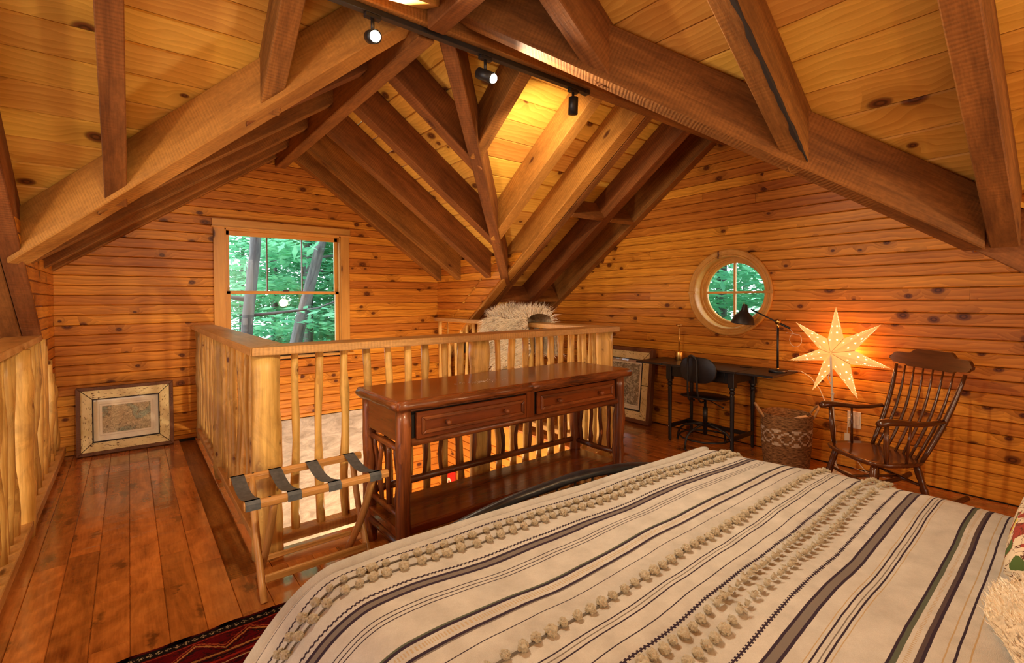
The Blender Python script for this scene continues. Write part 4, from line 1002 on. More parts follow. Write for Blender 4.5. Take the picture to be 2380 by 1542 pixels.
def framed(name, label, W, H, Mx, fw, bw, mm, mapmat, pw, ph, seams=(), dep=.045):
    t = thing(name, label, 'framed map'); t.matrix_basis = Mx
    F, B = MT['frame_wood'], MT['birch']
    def pc(nm, poly, ext, mat, xd, z=0, b=.001): 
        o = prism(nm, [(x, y, z) for x, y in poly], (0, 0, ext), mat, None, xd, b); o.parent = t; return o
    def ringp(nm, x0, y0, x1, y1, w_, z, ext, mat, gap=0, b=.001):
        g = gap
        pc(nm, [(x0+g, y0), (x1-g, y0), (x1-w_-g, y0+w_), (x0+w_+g, y0+w_)], ext, mat, (1, 0, 0), z, b); pc(nm, [(x0+g, y1), (x0+w_+g, y1-w_), (x1-w_-g, y1-w_), (x1-g, y1)], ext, mat, (1, 0, 0), z, b)
        pc(nm, [(x0, y0+g), (x0+w_, y0+w_+g), (x0+w_, y1-w_-g), (x0, y1-g)], ext, mat, (0, 1, 0), z, b); pc(nm, [(x1, y0+g), (x1, y1-g), (x1-w_, y1-w_-g), (x1-w_, y0+w_+g)], ext, mat, (0, 1, 0), z, b)
    x0, x1, y0, y1 = -W/2, W/2, 0, H
    ringp('frame_side', x0, y0, x1, y1, fw, 0, dep, F, 0, .003)
    ringp('birch_panel', x0+fw, y0+fw, x1-fw, y1-fw, bw, .01, dep-.018, B, .004, .0)
    i = fw+bw; ringp('inner_lip', x0+i-.004, y0+i-.004, x1-i+.004, y1-i+.004, .008, .01, dep-.012, MT['dark'], 0, 0)
    pc('backing_board', [(x0+.01, y0+.01), (x1-.01, y0+.01), (x1-.01, y1-.01), (x0+.01, y1-.01)], .006, MT['dark'], (1, 0, 0), .003, 0)
    pc('mat_board', [(x0+i, y0+i), (x1-i, y0+i), (x1-i, y1-i), (x0+i, y1-i)], .004, MT['mat'], (1, 0, 0), .010, 0)
    cx_, cy_ = 0, H/2
    ringp('mat_line', -pw/2-.018, cy_-ph/2-.018, pw/2+.018, cy_+ph/2+.018, .0015, .0141, .0004, MT['mat2'], 0, 0)
    pc('map_print', [(-pw/2, cy_-ph/2), (pw/2, cy_-ph/2), (pw/2, cy_+ph/2), (-pw/2, cy_+ph/2)], .0006, mapmat, (1, 0, 0), .0141, 0)
    pc('glass_pane', [(x0+i, y0+i), (x1-i, y0+i), (x1-i, y1-i), (x0+i, y1-i)], .0015, MT['glass'], (1, 0, 0), .021, 0)
    for sx_, sy_, hz in seams:
        if hz: pc('panel_joint', [(sx_-.003, sy_), (sx_+.003, sy_), (sx_+.003, sy_+bw), (sx_-.003, sy_+bw)], dep-.014, MT['dark'], (0, 1, 0), .01, 0)
        else: pc('panel_joint', [(sx_, sy_-.003), (sx_+bw, sy_-.003), (sx_+bw, sy_+.003), (sx_, sy_+.003)], dep-.014, MT['dark'], (1, 0, 0), .01, 0)
    return t
# frame 1: leans on the window wall; local z faces the room (-y), tilted back
b1 = Matrix(((1, 0, 0), (0, 0, -1), (0, 1, 0))).to_4x4()
framed('framed_map', 'landscape framed map with birch bark border leaning on the window wall', .672, .578, Matrix.Translation((-.026, 5.455, .002)) @ Matrix.Rotation(R(-4.5), 4, 'X') @ b1, .030, .078, 0, map_mat('map_teal', 3.3, True), .335, .235)
b2 = Matrix(((0, 0, -1), (-1, 0, 0), (0, 1, 0))).to_4x4()
framed('framed_map', 'tall framed engraving with birch bark border leaning left of the desk', .86, .79, Matrix.Translation((4.235, 3.466, .002)) @ Matrix.Rotation(R(6.0), 4, 'Y') @ b2, .040, .085, 0, map_mat('map_grey', 8.1, False), .50, .44, ((-.13, .79-.125, True), (.43-.125, .40, False)), .06)

# ================================================================== WRITING DESK
dk = thing('writing_desk', 'black writing desk with turned legs and drop leaves under the round window', 'desk', (4.12, 2.3, 0))
dz = .715
def turned(x, y, h, w_=.026):
    o1 = box('leg', x-w_, x+w_, y-w_, y+w_, h-.13, h, BK, None, 'z', .003)
    prof = [(.012, 0), (.0145, .01), (.0165, .30), (.019, h-.20), (.014, h-.190), (.021, h-.182), (.022, h-.172), (.021, h-.163), (.014, h-.157), (.023, h-.148), (.0235, h-.140), (.022, h-.132), (.016, h-.128)]
    bm = lathe_bm(prof, 16, True, None, (x, y, 0)); me2 = bpy.data.meshes.new('t'); bm.to_mesh(me2); bm.free()
    bm = bmesh.new(); bm.from_mesh(o1.data); bm.transform(o1.matrix_basis); bm.from_mesh(me2); bm.transform(o1.matrix_basis.inverted()); bm.to_mesh(o1.data); bm.free(); bpy.data.meshes.remove(me2)
with Under(dk):
    box('table_top', 3.885, 4.35, 1.98, 2.685, dz-.018, dz, BK, None, 'y', .003)
    box('drop_leaf', 3.885, 4.35, 2.69, 2.97, dz-.018, dz, BK, None, 'y', .003); box('drop_leaf', 3.885, 4.35, 1.685, 1.975, dz-.018, dz, BK, None, 'y', .003)
    for x in (3.955, 4.315):
        for y in (2.635, 2.04): turned(x, y, dz-.018)
        box('apron', x-.010, x+.010, 2.06, 2.615, dz-.115, dz-.018, BK, None, 'y', .002)
    for y in (2.635, 2.04):
        box('apron', 3.975, 4.30, y-.010, y+.010, dz-.115, dz-.018, BK, None, 'x', .002); box('stretcher', 3.965, 4.305, y-.010, y+.010, .115, .15, BK, None, 'x', .002)
    box('stretcher', 4.22, 4.245, 2.05, 2.625, .115, .15, BK, None, 'y', .002)
    for y in (2.635, 2.04): lathe('bolt', [(.004, 0), (.004, -.004), (.002, -.005)], MT['white'], None, (3.938, y, .132), 8, 'x')
    box('drawer', 3.935, 3.945, 2.10, 2.33, dz-.105, dz-.028, BK, None, 'y', .002)

# ================================================================== DESK CHAIR
dc = thing('desk_chair', 'black swivel desk chair with rounded back pushed up to the desk', 'chair', (3.985, 2.36, 0), 0)
def arc(c, r, a0, a1, n, z): return [(c[0]+r*math.cos(R(a0+(a1-a0)*i/n)), c[1]+r*math.sin(R(a0+(a1-a0)*i/n)), z) for i in range(n+1)]
CCX, CCY = 4.03, 2.325
with Under(dc):
    for k, a in enumerate((128, 172, 300, 20)):
        pass
    feet = [(4.03, 2.60), (3.785, 2.37), (4.28, 2.27), (4.06, 2.09)]
    for fx, fy in feet:
        d = Vector((fx-CCX, fy-CCY, 0)); pts = [Vector((CCX, CCY, .20))+d*.08, Vector((CCX, CCY, .185))+d*.35, Vector((CCX, CCY, .15))+d*.75, Vector((CCX, CCY, .11))+d*.92, Vector((CCX, CCY, .06))+d*.985, Vector((CCX, CCY, 0.002))+d]
        tube('leg', pts, [.0095]*6, BMt, None, 10); lathe('foot_cap', [(.011, 0), (.0115, .012), (.009, .014)], BK, None, (fx, fy, 0), 10)
    ring_ = arc((CCX, CCY), .215, 0, 360, 40, .085); tube('foot_ring', ring_, .008, BMt, None, 8)
    tube('gas_column', [(CCX, CCY, .10), (CCX, CCY, .225), (CCX, CCY, .226), (CCX, CCY, .345), (CCX, CCY, .346), (CCX, CCY, .435)], [.018, .018, .021, .021, .011, .011], BMt, None, 14)
    # seat shell
    bm = bmesh.new(); n = 28; rows = []
    for z, k in ((0, .94), (.006, 1), (.014, 1), (.018, .95)):
        rows.append([bm.verts.new((CCX+k*.185*math.copysign(abs(math.cos(a))**.75, math.cos(a)), CCY+k*.20*math.copysign(abs(math.sin(a))**.75, math.sin(a)), .432+z+.012*(math.cos(a)**2)*.6-.010*math.cos(a))) for a in [2*math.pi*i/n for i in range(n)]])
    for r_a, r_b in zip(rows, rows[1:]):
        for i in range(n): bm.faces.new((r_a[i], r_a[(i+1) % n], r_b[(i+1) % n], r_b[i]))
    bm.faces.new(rows[0][::-1]); bm.faces.new(rows[-1]); bm_obj('seat', bm, BK, None, Matrix.Translation((CCX, CCY, .36)), True)
    # back: hooped support and oval plywood back; chair faces +x
    xb = 3.80
    hoop = []
    for i in range(25):
        t = i/24; a = math.pi*t; hoop.append((xb-.012-.02*math.sin(a), CCY-.02+.042*math.cos(a), .765+.065*math.sin(a)))
    pts = [(3.90, CCY+.03, .425), (3.845, CCY+.03, .425), (xb+.01, CCY+.03, .45), (xb-.012, CCY+.025, .53), (xb-.015, CCY+.022, .74)]+hoop[1:-1]+[(xb-.015, CCY-.062, .74), (xb-.012, CCY-.065, .53), (xb+.01, CCY-.07, .45), (3.845, CCY-.07, .425), (3.90, CCY-.07, .425)]
    tube('back_tube', pts, .0085, BMt, None, 10)
    bm = bmesh.new(); n = 32; rows = []
    for x, k in ((0, .95), (.003, 1), (.011, 1), (.014, .95)):
        rows.append([bm.verts.new((xb+.004+x+.05*(k*math.cos(a))**2*.45, CCY-.045+k*.170*math.copysign(abs(math.cos(a))**.72, math.cos(a)), .705+k*.112*math.copysign(abs(math.sin(a))**.8, math.sin(a)))) for a in [2*math.pi*i/n for i in range(n)]])
    for r_a, r_b in zip(rows, rows[1:]):
        for i in range(n): bm.faces.new((r_a[i], r_a[(i+1) % n], r_b[(i+1) % n], r_b[i]))
    bm.faces.new(rows[0][::-1]); bm.faces.new(rows[-1]); bmesh.ops.recalc_face_normals(bm, faces=bm.faces[:]); bm_obj('backrest', bm, BK, None, Matrix.Translation((xb, CCY, .70)), True)
    tube('lever', [(CCX, CCY-.02, .42), (CCX+.02, CCY-.12, .375), (CCX+.02, CCY-.16, .365)], [.004, .004, .007], BMt, None, 8)

# ================================================================== DESK LAMP
dl = thing('desk_lamp', 'black adjustable desk lamp with brass joint at the right end of the desk', 'lamp', (4.2, 1.76, dz))
with Under(dl):
    bx, by = 4.16, 1.765
    lathe('lamp_base', [(.066, 0), (.068, .004), (.068, .014), (.058, .020), (.015, .023)], BK, None, (bx, by, dz), 28)
    lathe('brass_collar', [(.009, .02), (.009, .032), (.006, .034)], MT['brass'], None, (bx, by, dz), 14)
    tube('pole', [(bx, by, dz+.03), (bx, by, dz+.365)], .0085, BMt, None, 12)
    tube('brass_joint', [(bx-.014, by, dz+.412), (bx+.014, by, dz+.412)], .021, MT['brass'], None, 18); tube('brass_collar', [(bx, by, dz+.36), (bx, by, dz+.395)], [.008, .012], MT['brass'], None, 12)
    A_ = Vector((bx, 1.672, 1.075)); B_ = Vector((bx, 1.985, 1.225)); tube('arm', [A_, B_], .006, BMt, None, 10); tube('arm_weight', [A_, A_+(B_-A_)*.28], .009, BMt, None, 10)
    hx, hy = bx, 2.035
    tube('arm_wire', [B_, B_+Vector((0, .02, .012)), (hx, hy+.01, 1.252), (hx, hy+.025, 1.235)], .0022, BMt, None, 6)
    cap_ = [(hx, hy, 1.24), (hx, hy, 1.21)]
    bm = bmesh.new(); prof = [(.010, .085), (.014, .075), (.017, .045), (.030, .020), (.052, -.010), (.062, -.055), (.0625, -.060), (.059, -.058), (.049, -.012), (.026, .014), (.010, .035)]
    lathe_bm(prof, 28, False, bm); bm.transform(Matrix.Translation((hx, hy+.012, 1.170)) @ Matrix.Rotation(R(7), 4, 'X') @ Matrix.Diagonal((1.5, 1.5, 1.15, 1))); bmesh.ops.recalc_face_normals(bm, faces=bm.faces[:])
    bm_obj('lamp_shade', bm, BMt, None, Matrix.Translation((hx, hy, 1.15)), True)
    for dy in (-.010, .010): tube('socket_prong', [(hx, hy+dy+.010, 1.25), (hx, hy+dy*.4+.014, 1.282)], .0022, MT['brass'], None, 6)
    lp = [(bx, 1.672, 1.07)]+[(bx+.01, 1.655+.045*math.sin(R(a))-.02, .985+.055*math.cos(R(a))) for a in range(20, 340, 25)]+[(bx, 1.70, 1.04), (bx, 1.78, 1.12)]
    tube('loop_cord', lp[:-1], .0016, MT['cord'], None, 6)
    pts = [(bx+.05, by-.06, dz+.012), (bx+.09, by-.14, dz+.014), (bx+.12, by-.20, dz-.03), (bx+.14, by-.26, dz-.12), (bx+.14, by-.30, dz-.22), (bx+.13, by-.36, dz-.30), (bx+.14, by-.37, .30), (bx+.17, by-.36, .1)]
    tube('power_cord', pts, .0032, MT['cord'], None, 8)
tk = box('phone', 4.20, 4.255, 2.02, 2.10, dz, dz+.006, BK, None, 'y', .002); tag(tk, 'small flat black object lying on the desk top', 'gadget')
cd = thing('candle_holder', 'brass candle holder with a tall stem and weighted base on the desk', 'candle holder', (4.25, 2.73, dz))
with Under(cd):
    lathe('base', [(.040, 0), (.041, .002), (.041, .082), (.040, .084)], MT['brass'], None, (4.25, 2.73, dz), 28)
    lathe('stem', [(.0065, .08), (.0065, .335)], MT['brass'], None, (4.25, 2.73, dz), 12); lathe('cup', [(.010, .335), (.030, .338), (.031, .346), (.012, .347)], MT['brass'], None, (4.25, 2.73, dz), 20)

# ================================================================== BASKET
s = NT('banana_rope'); p = s.obj(0); q = s.new('ShaderNodeSeparateXYZ'); s.t.links.new(s.raw, q.inputs[0])
ang = s.math('MULTIPLY', s.math('ARCTAN2', q.outputs[1], q.outputs[0]), 1/(2*math.pi)); zq = q.outputs[2]
cells = 8; uu = s.math('MULTIPLY', ang, cells)                       # repeats of the diamond around the basket
stp = lambda v, n: s.math('DIVIDE', s.math('FLOOR', s.math('MULTIPLY', v, n)), n)
fx = s.math('ABSOLUTE', s.math('SUBTRACT', s.math('FRACT', uu), .5)); fx = stp(fx, 16)
zz_ = s.math('DIVIDE', s.math('SUBTRACT', zq, .185), .125); fz = s.math('ABSOLUTE', s.math('SUBTRACT', stp(zz_, 9), .45)); 
dsum = s.math('ADD', fx, s.math('MULTIPLY', fz, 1.0))
dia = s.math('COMPARE', dsum, .37, .055)
fx2 = s.math('ABSOLUTE', s.math('SUBTRACT', s.math('FRACT', s.math('ADD', uu, .5)), .5)); fx2 = stp(fx2, 16)
tri = s.math('LESS_THAN', s.math('ADD', fx2, s.math('MULTIPLY', s.math('SUBTRACT', .55, fz), 1.0)), .30)
wm = s.math('MULTIPLY', s.math('MAXIMUM', dia, tri), s.math('MULTIPLY', s.math('GREATER_THAN', zz_, 0), s.math('LESS_THAN', zz_, 1)))
cyl = s.new('ShaderNodeCombineXYZ'); s.t.links.new(ang, cyl.inputs[0]); s.t.links.new(zq, cyl.inputs[2])
st = s.noise(s.scale(cyl.outputs[0], (30, 1, 130)), 1, 4, .65); c = s.mix(s.rng(st, .36, .62), (.060, .022, .007), (.40, .20, .075))
vt = s.noise(s.scale(cyl.outputs[0], (420, 1, 6)), 1, 2, .5); c = s.mix(wm, c, s.mix(s.rng(vt, .3, .6), (.42, .31, .20), (.66, .52, .37)))
s.bump(s.math('ADD', st, s.math('MULTIPLY', wm, .5)), .6, .006); MT['basket'] = s.fin(c, .85, .2)
bk = thing('woven_basket', 'tall woven laundry basket with white diamond pattern and two handles', 'basket', (4.03, 1.64, 0))
KX, KY = 4.07, 1.66
with Under(bk):
    prof = [(.155, 0), (.160, .01)]
    for i in range(46):
        z = .012+i*.0088; r = .158+.022*math.sin(min(1, z/.34)*1.6)-.004*max(0, (z-.33))*8; prof += [(r-.0022, z), (r+.0018, z+.0044)]
    top = prof[-1][1]; rin = prof[-1][0]-.012; prof += [(rin+.006, top+.004), (rin, top), (rin-.004, top-.10), (rin-.02, .03), (.02, .03)]
    bm = lathe_bm(prof, 56, False); bm.transform(Matrix.Translation((KX, KY, 0))); bmesh.ops.recalc_face_normals(bm, faces=bm.faces[:]); bm_obj('body', bm, MT['basket'], None, Matrix.Translation((KX, KY, 0)), True)
    for sg in (1, -1):
        d = Vector((-.62, .785, 0)).normalized()*sg; t_ = Vector((0, 0, 1)).cross(d); c0 = Vector((KX, KY, top))+d*.172
        pts = [c0+t_*(-.05)*math.cos(math.pi*i/12)*1.0+d*(.055*math.sin(math.pi*i/12))+Vector((0, 0, -.03+.095*math.sin(math.pi*i/12))) for i in range(13)]
        rad = [.0085]*13
        fine = []
        for i in range(49):
            k = i/4; j = int(min(k, 11)); fine.append(pts[j].lerp(pts[j+1], k-j))
        tube('handle', fine, [.0085+(.0016 if i % 2 else -.001) for i in range(49)], MT['basket_h'] if 'basket_h' in MT else plain('rope', (.42, .23, .09), .8, var=.4, nscale=50), None, 10)
bl_ = thing('rolled_cloth', 'pale rolled cloth lying inside the woven basket', 'cloth', (KX, KY, top-.06)); 
with Under(bl_): tube('roll', [(KX-.08, KY-.05, top-.055), (KX+.06, KY-.12, top-.035)], [.03, .032], MT['white'], None, 14, .2, 2)

# ================================================================== STAR LAMP
s = NT('star_paper'); p = s.obj(0); s.fin(s.mix(s.noise(s.raw, 9), (.80, .45, .16), (.90, .58, .24)), .8, .1)
s.set(s.b.inputs['Emission Color'], s.mix(s.noise(s.raw, 4), (.95, .40, .085), (1, .55, .18))); s.b.inputs['Emission Strength'].default_value = .62; MT['star'] = s.m
MT['hole'] = plain('lit_hole', (1, .9, .6), .5, emit=(1, .86, .48), es=2.2)
MT['fold'] = plain('paper_fold', (.55, .27, .08), .8, emit=(1, .40, .10), es=.14)
sl = thing('star_lamp', 'glowing seven-pointed paper star lamp on a white stand', 'lamp', (4.14, 1.34, 0))
tips = [(1.348, 1.254), (1.070, 1.130), (1.011, .827), (1.204, .580), (1.507, .599), (1.681, .819), (1.628, 1.129)]
nots = [(1.300, 1.017), (1.230, .932), (1.259, .830), (1.366, .784), (1.433, .841), (1.462, .926), (1.406, 1.008)]
Cf = Vector((4.06, 1.352, .912)); Cb = Vector((4.235, 1.35, .915)); XT, XN = 4.15, 4.165
with Under(sl):
    tv = [Vector((XT, *t)) for t in tips]; nv = [Vector((XN, *t)) for t in nots]
    holes = bmesh.new()
    for i in range(7):
        T_, Nr, Nl = tv[i], nv[i], nv[i-1]
        bm = bmesh.new(); a = [bm.verts.new(v) for v in (Cf, T_, Nr, Nl, Cb)]
        bm.faces.new((a[0], a[1], a[2])); bm.faces.new((a[0], a[3], a[1])); bm.faces.new((a[4], a[2], a[1])); bm.faces.new((a[4], a[1], a[3])); bmesh.ops.recalc_face_normals(bm, faces=bm.faces[:])
        bm_obj('star_point', bm, MT['star'], None, Matrix.Translation(T_))
        for N_ in (Nr, Nl):
            nrm = (T_-Cf).cross(N_-Cf).normalized()
            if nrm.x > 0: nrm = -nrm
            e = (T_-N_); 
            def disc(c, r, star=False):
                u = e.normalized(); v = nrm.cross(u); k = 10 if star else 6
                vs = [holes.verts.new(c+nrm*.0015+(u*math.cos(2*math.pi*j/k)+v*math.sin(2*math.pi*j/k))*(r*(.42 if star and j % 2 else 1))) for j in range(k)]; holes.faces.new(vs)
            for j in range(13):
                t = .32+.52*j/12; b = N_.lerp(T_, t); m = b.lerp(Cf.lerp(T_, t*.9+.08), .16); disc(m, .0022)
            for t in (.26, .44, .60):
                m = Cf.lerp(T_, t).lerp(N_.lerp(T_, max(0, t-.26)), .42); disc(m, .0095, True)
        # dark glued seams between the points
        if i in (0, 1, 2, 6, 5):
            d = nv[i]-Cf; sd_ = d.cross(Vector((1, 0, 0))).normalized()*.006; b0 = Cf+d*.05-Vector((.002, 0, 0)); b1 = nv[i]-Vector((.003, 0, 0))
            bm = bmesh.new(); bm.faces.new([bm.verts.new(v) for v in (b0-sd_*.7, b0+sd_*.7, b1+sd_, b1-sd_)]); bm_obj('paper_seam', bm, MT['fold'], None, Matrix.Translation(b0))
    ho = bm_obj('perforations', holes, MT['hole'], None, Matrix.Translation(Cf)); ho['kind'] = 'stuff'
    tube('pole', [(4.145, 1.338, .012), (4.13, 1.352, .40), (4.12, 1.366, .785), (4.075, 1.356, .905)], [.008, .008, .008, .008], MT['white'], None, 12)
    lathe('base', [(.105, 0), (.108, .004), (.10, .010), (.02, .014)], MT['white'], None, (4.145, 1.338, 0), 28)
    lathe('ring', [(.009, 0), (.013, .002), (.013, .007), (.009, .009)], MT['white'], None, (4.125, 1.358, .60), 14)
    tube('cord', [(4.12, 1.368, .78), (4.11, 1.385, .72), (4.115, 1.362, .66), (4.12, 1.35, .60), (4.12, 1.362, .5), (4.12, 1.374, .40), (4.125, 1.36, .25), (4.13, 1.345, .1), (4.11, 1.30, .03), (4.18, 1.22, .008), (4.26, 1.10, .008), (4.34, 1.30, .02)], .003, MT['cord'], None, 8)
light('star_bulb', 'POINT', (4.262, 1.35, .92), 7, (1, .42, .14), .09)
ot = thing('wall_outlet', 'pale double outlet plate low on the right wall', 'outlet', (XE, 1.29, .38))
with Under(ot):
    box('plate', XE-.006, XE, 1.245, 1.335, .315, .445, MT['white'], None, 'z', .002)
    for y in (1.268, 1.312): box('socket', XE-.010, XE-.005, y-.014, y+.014, .345, .415, MT['cord'], None, 'z', .002)
pc_ = thing('plug_cord', 'white plug and tagged cord hanging from the wall outlet', 'cord', (XE-.02, 1.31, .38))
with Under(pc_):
    box('plug', XE-.035, XE-.011, 1.300, 1.324, .375, .400, MT['white'], None, 'z', .003); tube('cord', [(XE-.03, 1.312, .375), (XE-.03, 1.325, .33), (XE-.025, 1.33, .25), (XE-.03, 1.32, .15), (XE-.06, 1.2, .02), (XE-.1, 1.0, .01)], .003, MT['cord'], None, 8)
    box('warning_tag', XE-.034, XE-.030, 1.31, 1.345, .19, .275, MT['white'], None, 'z', .001)

# ================================================================== ROCKING CHAIR
RO = MT['rocker']
rc = thing('rocking_chair', 'dark stained spindle-back rocking chair beside the star lamp', 'rocking chair', (3.758, .999, 0), R(143.1))
SZ = .325
def rch(o): o.parent = rc; return o
# seat: saddle slab
bm = bmesh.new(); n = 36; rows = []
for z, k in ((-.028, .90), (-.016, .985), (-.004, 1), (.002, .985)):
    row = []
    for i in range(n):
        a = 2*math.pi*i/n; cx_, sy_ = math.cos(a), math.sin(a)
        x = .205*math.copysign(abs(cx_)**.7, cx_)+.0; y = .250*math.copysign(abs(sy_)**.62, sy_)*(1+.06*cx_)
        row.append(bm.verts.new((x*k, y*k, SZ+z+.012*max(0, cx_)**3*0-.02*(cx_ > 0)*0)))
    rows.append(row)
for r_a, r_b in zip(rows, rows[1:]):
    for i in range(n): bm.faces.new((r_a[i], r_a[(i+1) % n], r_b[(i+1) % n], r_b[i]))
bm.faces.new(rows[0][::-1])
inner = rows[-1]; 
for k, dzz in ((.8, -.006), (.5, -.012), (.2, -.012)):
    row = [bm.verts.new((v.co.x*k, v.co.y*k, SZ+.002+dzz)) for v in rows[-1]]
    for i in range(n): bm.faces.new((inner[i], inner[(i+1) % n], row[(i+1) % n], row[i]))
    inner = row
bm.faces.new(inner); bmesh.ops.recalc_face_normals(bm, faces=bm.faces[:])
rch(bm_obj('seat', bm, RO, None, fr((0, 0, SZ), (0, 1, 0)), True))
uB, uC, zC = -.140, -.350, .905
def backpt(t, v): # t 0 seat .. 1 crest
    u = uB+(uC-uB)*t-.02*math.sin(math.pi*t); return (u, v, SZ-.005+(zC-.04-SZ)*t)
for sg in (1, -1):
    v0, v1 = .195*sg, .250*sg
    pts = [backpt(i/8, v0+(v1-v0)*i/8) for i in range(9)]; rch(tube('back_post', pts, [.011, .014, .016, .016, .0155, .015, .014, .012, .010], RO, None, 12))
    za = .572; ua = .170; ub = uB+(uC-uB)*((za-SZ)/(zC-.04-SZ))
    ap = [(ub, .232*sg, za+.004), (ub+.08, .240*sg, za-.006), (ub+.17, .248*sg, za-.008), (ub+.27, .255*sg, za+.004), (ua-.05, .258*sg, za+.012), (ua-.01, .258*sg, za+.006), (ua+.012, .258*sg, za-.004)]
    rch(tube('arm', ap, [.013, .014, .015, .018, .022, .023, .014], RO, None, 12, 0, 0, 1.35))
    rch(tube('arm_post', [(.105, .228*sg, SZ), (.112, .236*sg, SZ+.10), (.120, .246*sg, za)], [.011, .0165, .011], RO, None, 12)); rch(tube('arm_spindle', [(-.02, .226*sg, SZ), (-.03, .243*sg, za)], [.008, .007], RO, None, 10))
    for uu_, dd_ in ((.13, .05), (-.13, -.05)):
        prof = []; rr = [.016, .020, .021, .0165, .021, .0165, .021, .0165, .022, .019, .012]
        p0, p1 = Vector((uu_, .165*sg, SZ-.02)), Vector((uu_+dd_, .205*sg, .055)); ts = [0, .15, .3, .42, .45, .48, .51, .54, .60, .8, 1]
        rch(tube('leg', [p0.lerp(p1, t) for t in ts], rr, RO, None, 14))
    rk = [(-.42, .205*sg, .105), (-.34, .205*sg, .072), (-.22, .205*sg, .043), (-.08, .205*sg, .026), (.06, .205*sg, .022), (.18, .205*sg, .033), (.27, .205*sg, .055)]
    rch(tube('rocker', rk, [.017]*7, RO, None, 10, 0, 0, .8))
for i in range(6):
    v = -.15+.30*i/5; pts = [backpt(k/6, v*(1+.18*k/6)) for k in range(7)]; pts = [(p[0]-.025*(1-(v/.16)**2)*(1-k/6)-.012*math.sin(math.pi*k/6), p[1], p[2]) for k, p in enumerate(pts)]
    rch(tube('spindle', pts, [.007, .009, .0095, .009, .008, .0065, .005], RO, None, 10))
for u in (.155, -.155): rch(tube('stretcher', [(u, -.185, .17), (u, 0, .17), (u, .185, .17)], [.008, .012, .008], RO, None, 10))
rch(tube('stretcher', [(.155, 0, .17), (-.155, 0, .17)], [.009, .009], RO, None, 10))
# curved crest rail
bm = bmesh.new(); rows = []
for i in range(41):
    t = i/40*2-1; v = t*.300; cu = -.030*(1-t*t)
    a = abs(t)
    ztop = zC+.040+.032*(1-max(0, min(1, (a-.42)/.14))) if a < .86 else zC+.040-.05*((a-.86)/.14)**2
    zbot = zC-.048 if a < .58 else (zC-.036 if a < .80 else zC-.030+.0*((a-.80)/.2))
    if a > .92: zbot = zC-.030+.04*((a-.92)/.08)
    row = [bm.verts.new((uC+cu+dx-.02*((zz-zC)/.1), v, zz)) for dx, zz in ((.011, zbot), (.011, ztop), (-.009, ztop+.001), (-.009, zbot))]; rows.append(row)
for a, b in zip(rows, rows[1:]):
    for k in range(4): bm.faces.new((a[k], a[(k+1) % 4], b[(k+1) % 4], b[k]))
bm.faces.new(rows[0]); bm.faces.new(rows[-1][::-1]); bmesh.ops.recalc_face_normals(bm, faces=bm.faces[:]); rch(bm_obj('crest_rail', bm, RO, None, fr((uC, 0, zC), (0, 1, 0))))

# ================================================================== RED SIGN BELOW
sg = thing('red_sign', 'red sign with sideways white numerals seen between the balusters', 'sign', (2.9, YA-.03, -.9))
MT['red'] = plain('red_paint', (.62, .008, .012), .4); MT['signwhite'] = plain('sign_white', (.85, .78, .62), .5)
with Under(sg):
    box('panel', XO-.03, XO-.022, 5.08, 5.40, -1.22, -.80, MT['red'], None, 'y', .002)
    tc_ = bpy.data.curves.new('numerals', 'FONT'); tc_.body = '75'; tc_.size = .20; tc_.extrude = .001; tc_.align_x = 'CENTER'; tc_.align_y = 'CENTER'; tc_.offset = .004
    to = bpy.data.objects.new('numerals', tc_); col.objects.link(to); to.data.materials.append(MT['signwhite'])
    bpy.context.view_layer.update()
    me = bpy.data.meshes.new_from_object(to.evaluated_get(bpy.context.evaluated_depsgraph_get())); bpy.data.objects.remove(to)
    o = bpy.data.objects.new('numerals', me); col.objects.link(o)
    o.matrix_basis = Matrix(((0, 0, -1, XO-.033), (0, 1, 0, 5.235), (1, 0, 0, -1.0), (0, 0, 0, 1)))
sg.location = (2.9, YA-.03, -.9)

# ================================================================== OUTDOORS
bark = wood('bark', (.06, .055, .06), (.22, .21, .20), knot=0, rough=.9, var=.3, grain=12, bumpd=.8, contrast=1.6)
s = NT('leaf'); p = s.obj(); tcg = s.noise(s.raw, 1.3, 3, .6); lc = s.mix(s.rng(tcg, .35, .65), (.09, .42, .26), (.36, .76, .46))
ad = s.new('ShaderNodeBsdfTranslucent'); s.set(ad.inputs[0], s.mix(.5, lc, (.34, .78, .48))); mx = s.new('ShaderNodeMixShader'); mx.inputs[0].default_value = .5
s.fin(lc, .6, .3); s.t.links.new(s.b.outputs[0], mx.inputs[1]); s.t.links.new(ad.outputs[0], mx.inputs[2]); s.t.links.new(mx.outputs[0], s.out.inputs[0]); leafm = s.m
gr = struct(box('ground', -40, 60, 6.2, 60, -3.2, -3.0, plain('forest_floor', (.10, .16, .07), .95, var=.5, nscale=2), None, 'x', 0)); gr.name = 'ground'
gr2 = struct(box('ground', 5.2, 60, -40, 6.2, -3.2, -3.0, bpy.data.materials['forest_floor'], None, 'x', 0))
def foliage(bm, c, rx, ry, rz, n, rn, sz):
    for k in range(n):
        a, b_, rr = rn.uniform(0, 6.283), rn.uniform(-1, 1), rn.random()**.45
        q = math.sqrt(1-b_*b_); p = Vector((c[0]+rx*rr*q*math.cos(a), c[1]+ry*rr*q*math.sin(a), c[2]+rz*rr*b_))
        u = Vector((rn.uniform(-1, 1), rn.uniform(-1, 1), rn.uniform(-.25, .25))).normalized(); v = u.cross(Vector((rn.uniform(-.5, .5), rn.uniform(-.5, .5), 1))).normalized(); s_ = sz*rn.uniform(.6, 1.3)
        vs = [bm.verts.new(p+u*s_), bm.verts.new(p+v*s_*.45), bm.verts.new(p-u*s_), bm.verts.new(p-v*s_*.45)]; bm.faces.new(vs)
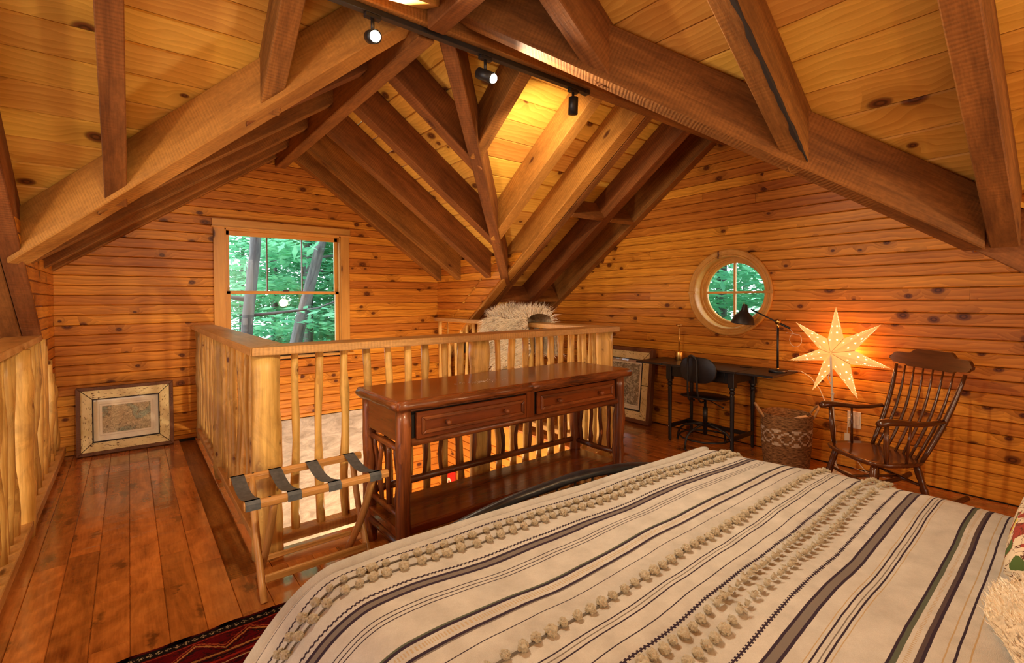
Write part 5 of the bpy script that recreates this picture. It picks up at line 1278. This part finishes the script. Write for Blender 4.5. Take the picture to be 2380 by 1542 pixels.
def tree(x, y, r, h, lean, label, leaves, seed, branch=5, lz=(-1.5, 5), lsz=.085):
    rn = random.Random(seed); t = thing('tree', label, 'tree', (x, y, -3), group='trees in the woods outside')
    with Under(t):
        top = Vector((x+lean[0]*h, y+lean[1]*h, -3+h)); b0 = Vector((x, y, -3)); pts = []
        for i in range(12):
            k = i/11; pts.append(b0.lerp(top, k)+Vector((rn.uniform(-.05, .05), rn.uniform(-.05, .05), 0))*(1 if 0 < i < 11 else 0)*r*6)
        tube('trunk', pts, [r*(1.15-.75*i/11) for i in range(12)], bark, None, 12, .25, seed)
        for k in range(branch):
            z = rn.uniform(.25, .9); p = b0.lerp(top, z); a = rn.uniform(0, 6.28); L = rn.uniform(.8, 2.2)
            tube('branch', [p, p+Vector((math.cos(a)*L*.5, math.sin(a)*L*.5, .10)), p+Vector((math.cos(a)*L, math.sin(a)*L, .5))], [r*.28, r*.18, r*.06], bark, None, 6)
        if leaves:
            bm = bmesh.new()
            for k in range(leaves):
                a, q = rn.uniform(0, 6.28), rn.uniform(.3, 2.2); z = rn.uniform(*lz); c = (x+lean[0]*(z+3)+math.cos(a)*q, y+lean[1]*(z+3)+math.sin(a)*q, z)
                foliage(bm, c, rn.uniform(.6, 1.3), rn.uniform(.6, 1.3), rn.uniform(.08, .25), 95, rn, lsz)
            o = bm_obj('foliage', bm, leafm, None, Matrix.Translation((x, y, 0))); o['kind'] = 'stuff'
rn = random.Random(77)
tree(1.14, 8.3, .095, 11, (.072, .0), 'pale grey straight tree trunk left of centre outside the tall window', 0, 1, 6)
tree(1.40, 9.0, .115, 11, (.247, 0), 'thick dark leaning tree trunk outside the tall window', 0, 2, 6)
tree(3.05, 10.6, .10, 11, (-.02, .01), 'slim dark trunk behind the leaning tree outside the tall window', 14, 3, 5)
k = 0
names = ['leafy green tree further back in the woods outside']
for i in range(16):
    t = i/15; y = rn.uniform(10.5, 18); x = y*(.16+.55*((i*7) % 16)/15)+rn.uniform(-.3, .3)
    tree(x, y, rn.uniform(.05, .12), 12, (rn.uniform(-.05, .05), 0), names[0], 95, 100+i, 4, (-2.2, 5), .115)
for i in range(9):
    x = rn.uniform(8, 15); y = x*(.28+.5*((i*4) % 9)/8)+rn.uniform(-.4, .4)
    tree(x, y, rn.uniform(.05, .12), 12, (rn.uniform(-.05, .05), 0), 'leafy green tree in the woods outside the round window', 60, 200+i, 4, (-2.2, 5), .10)
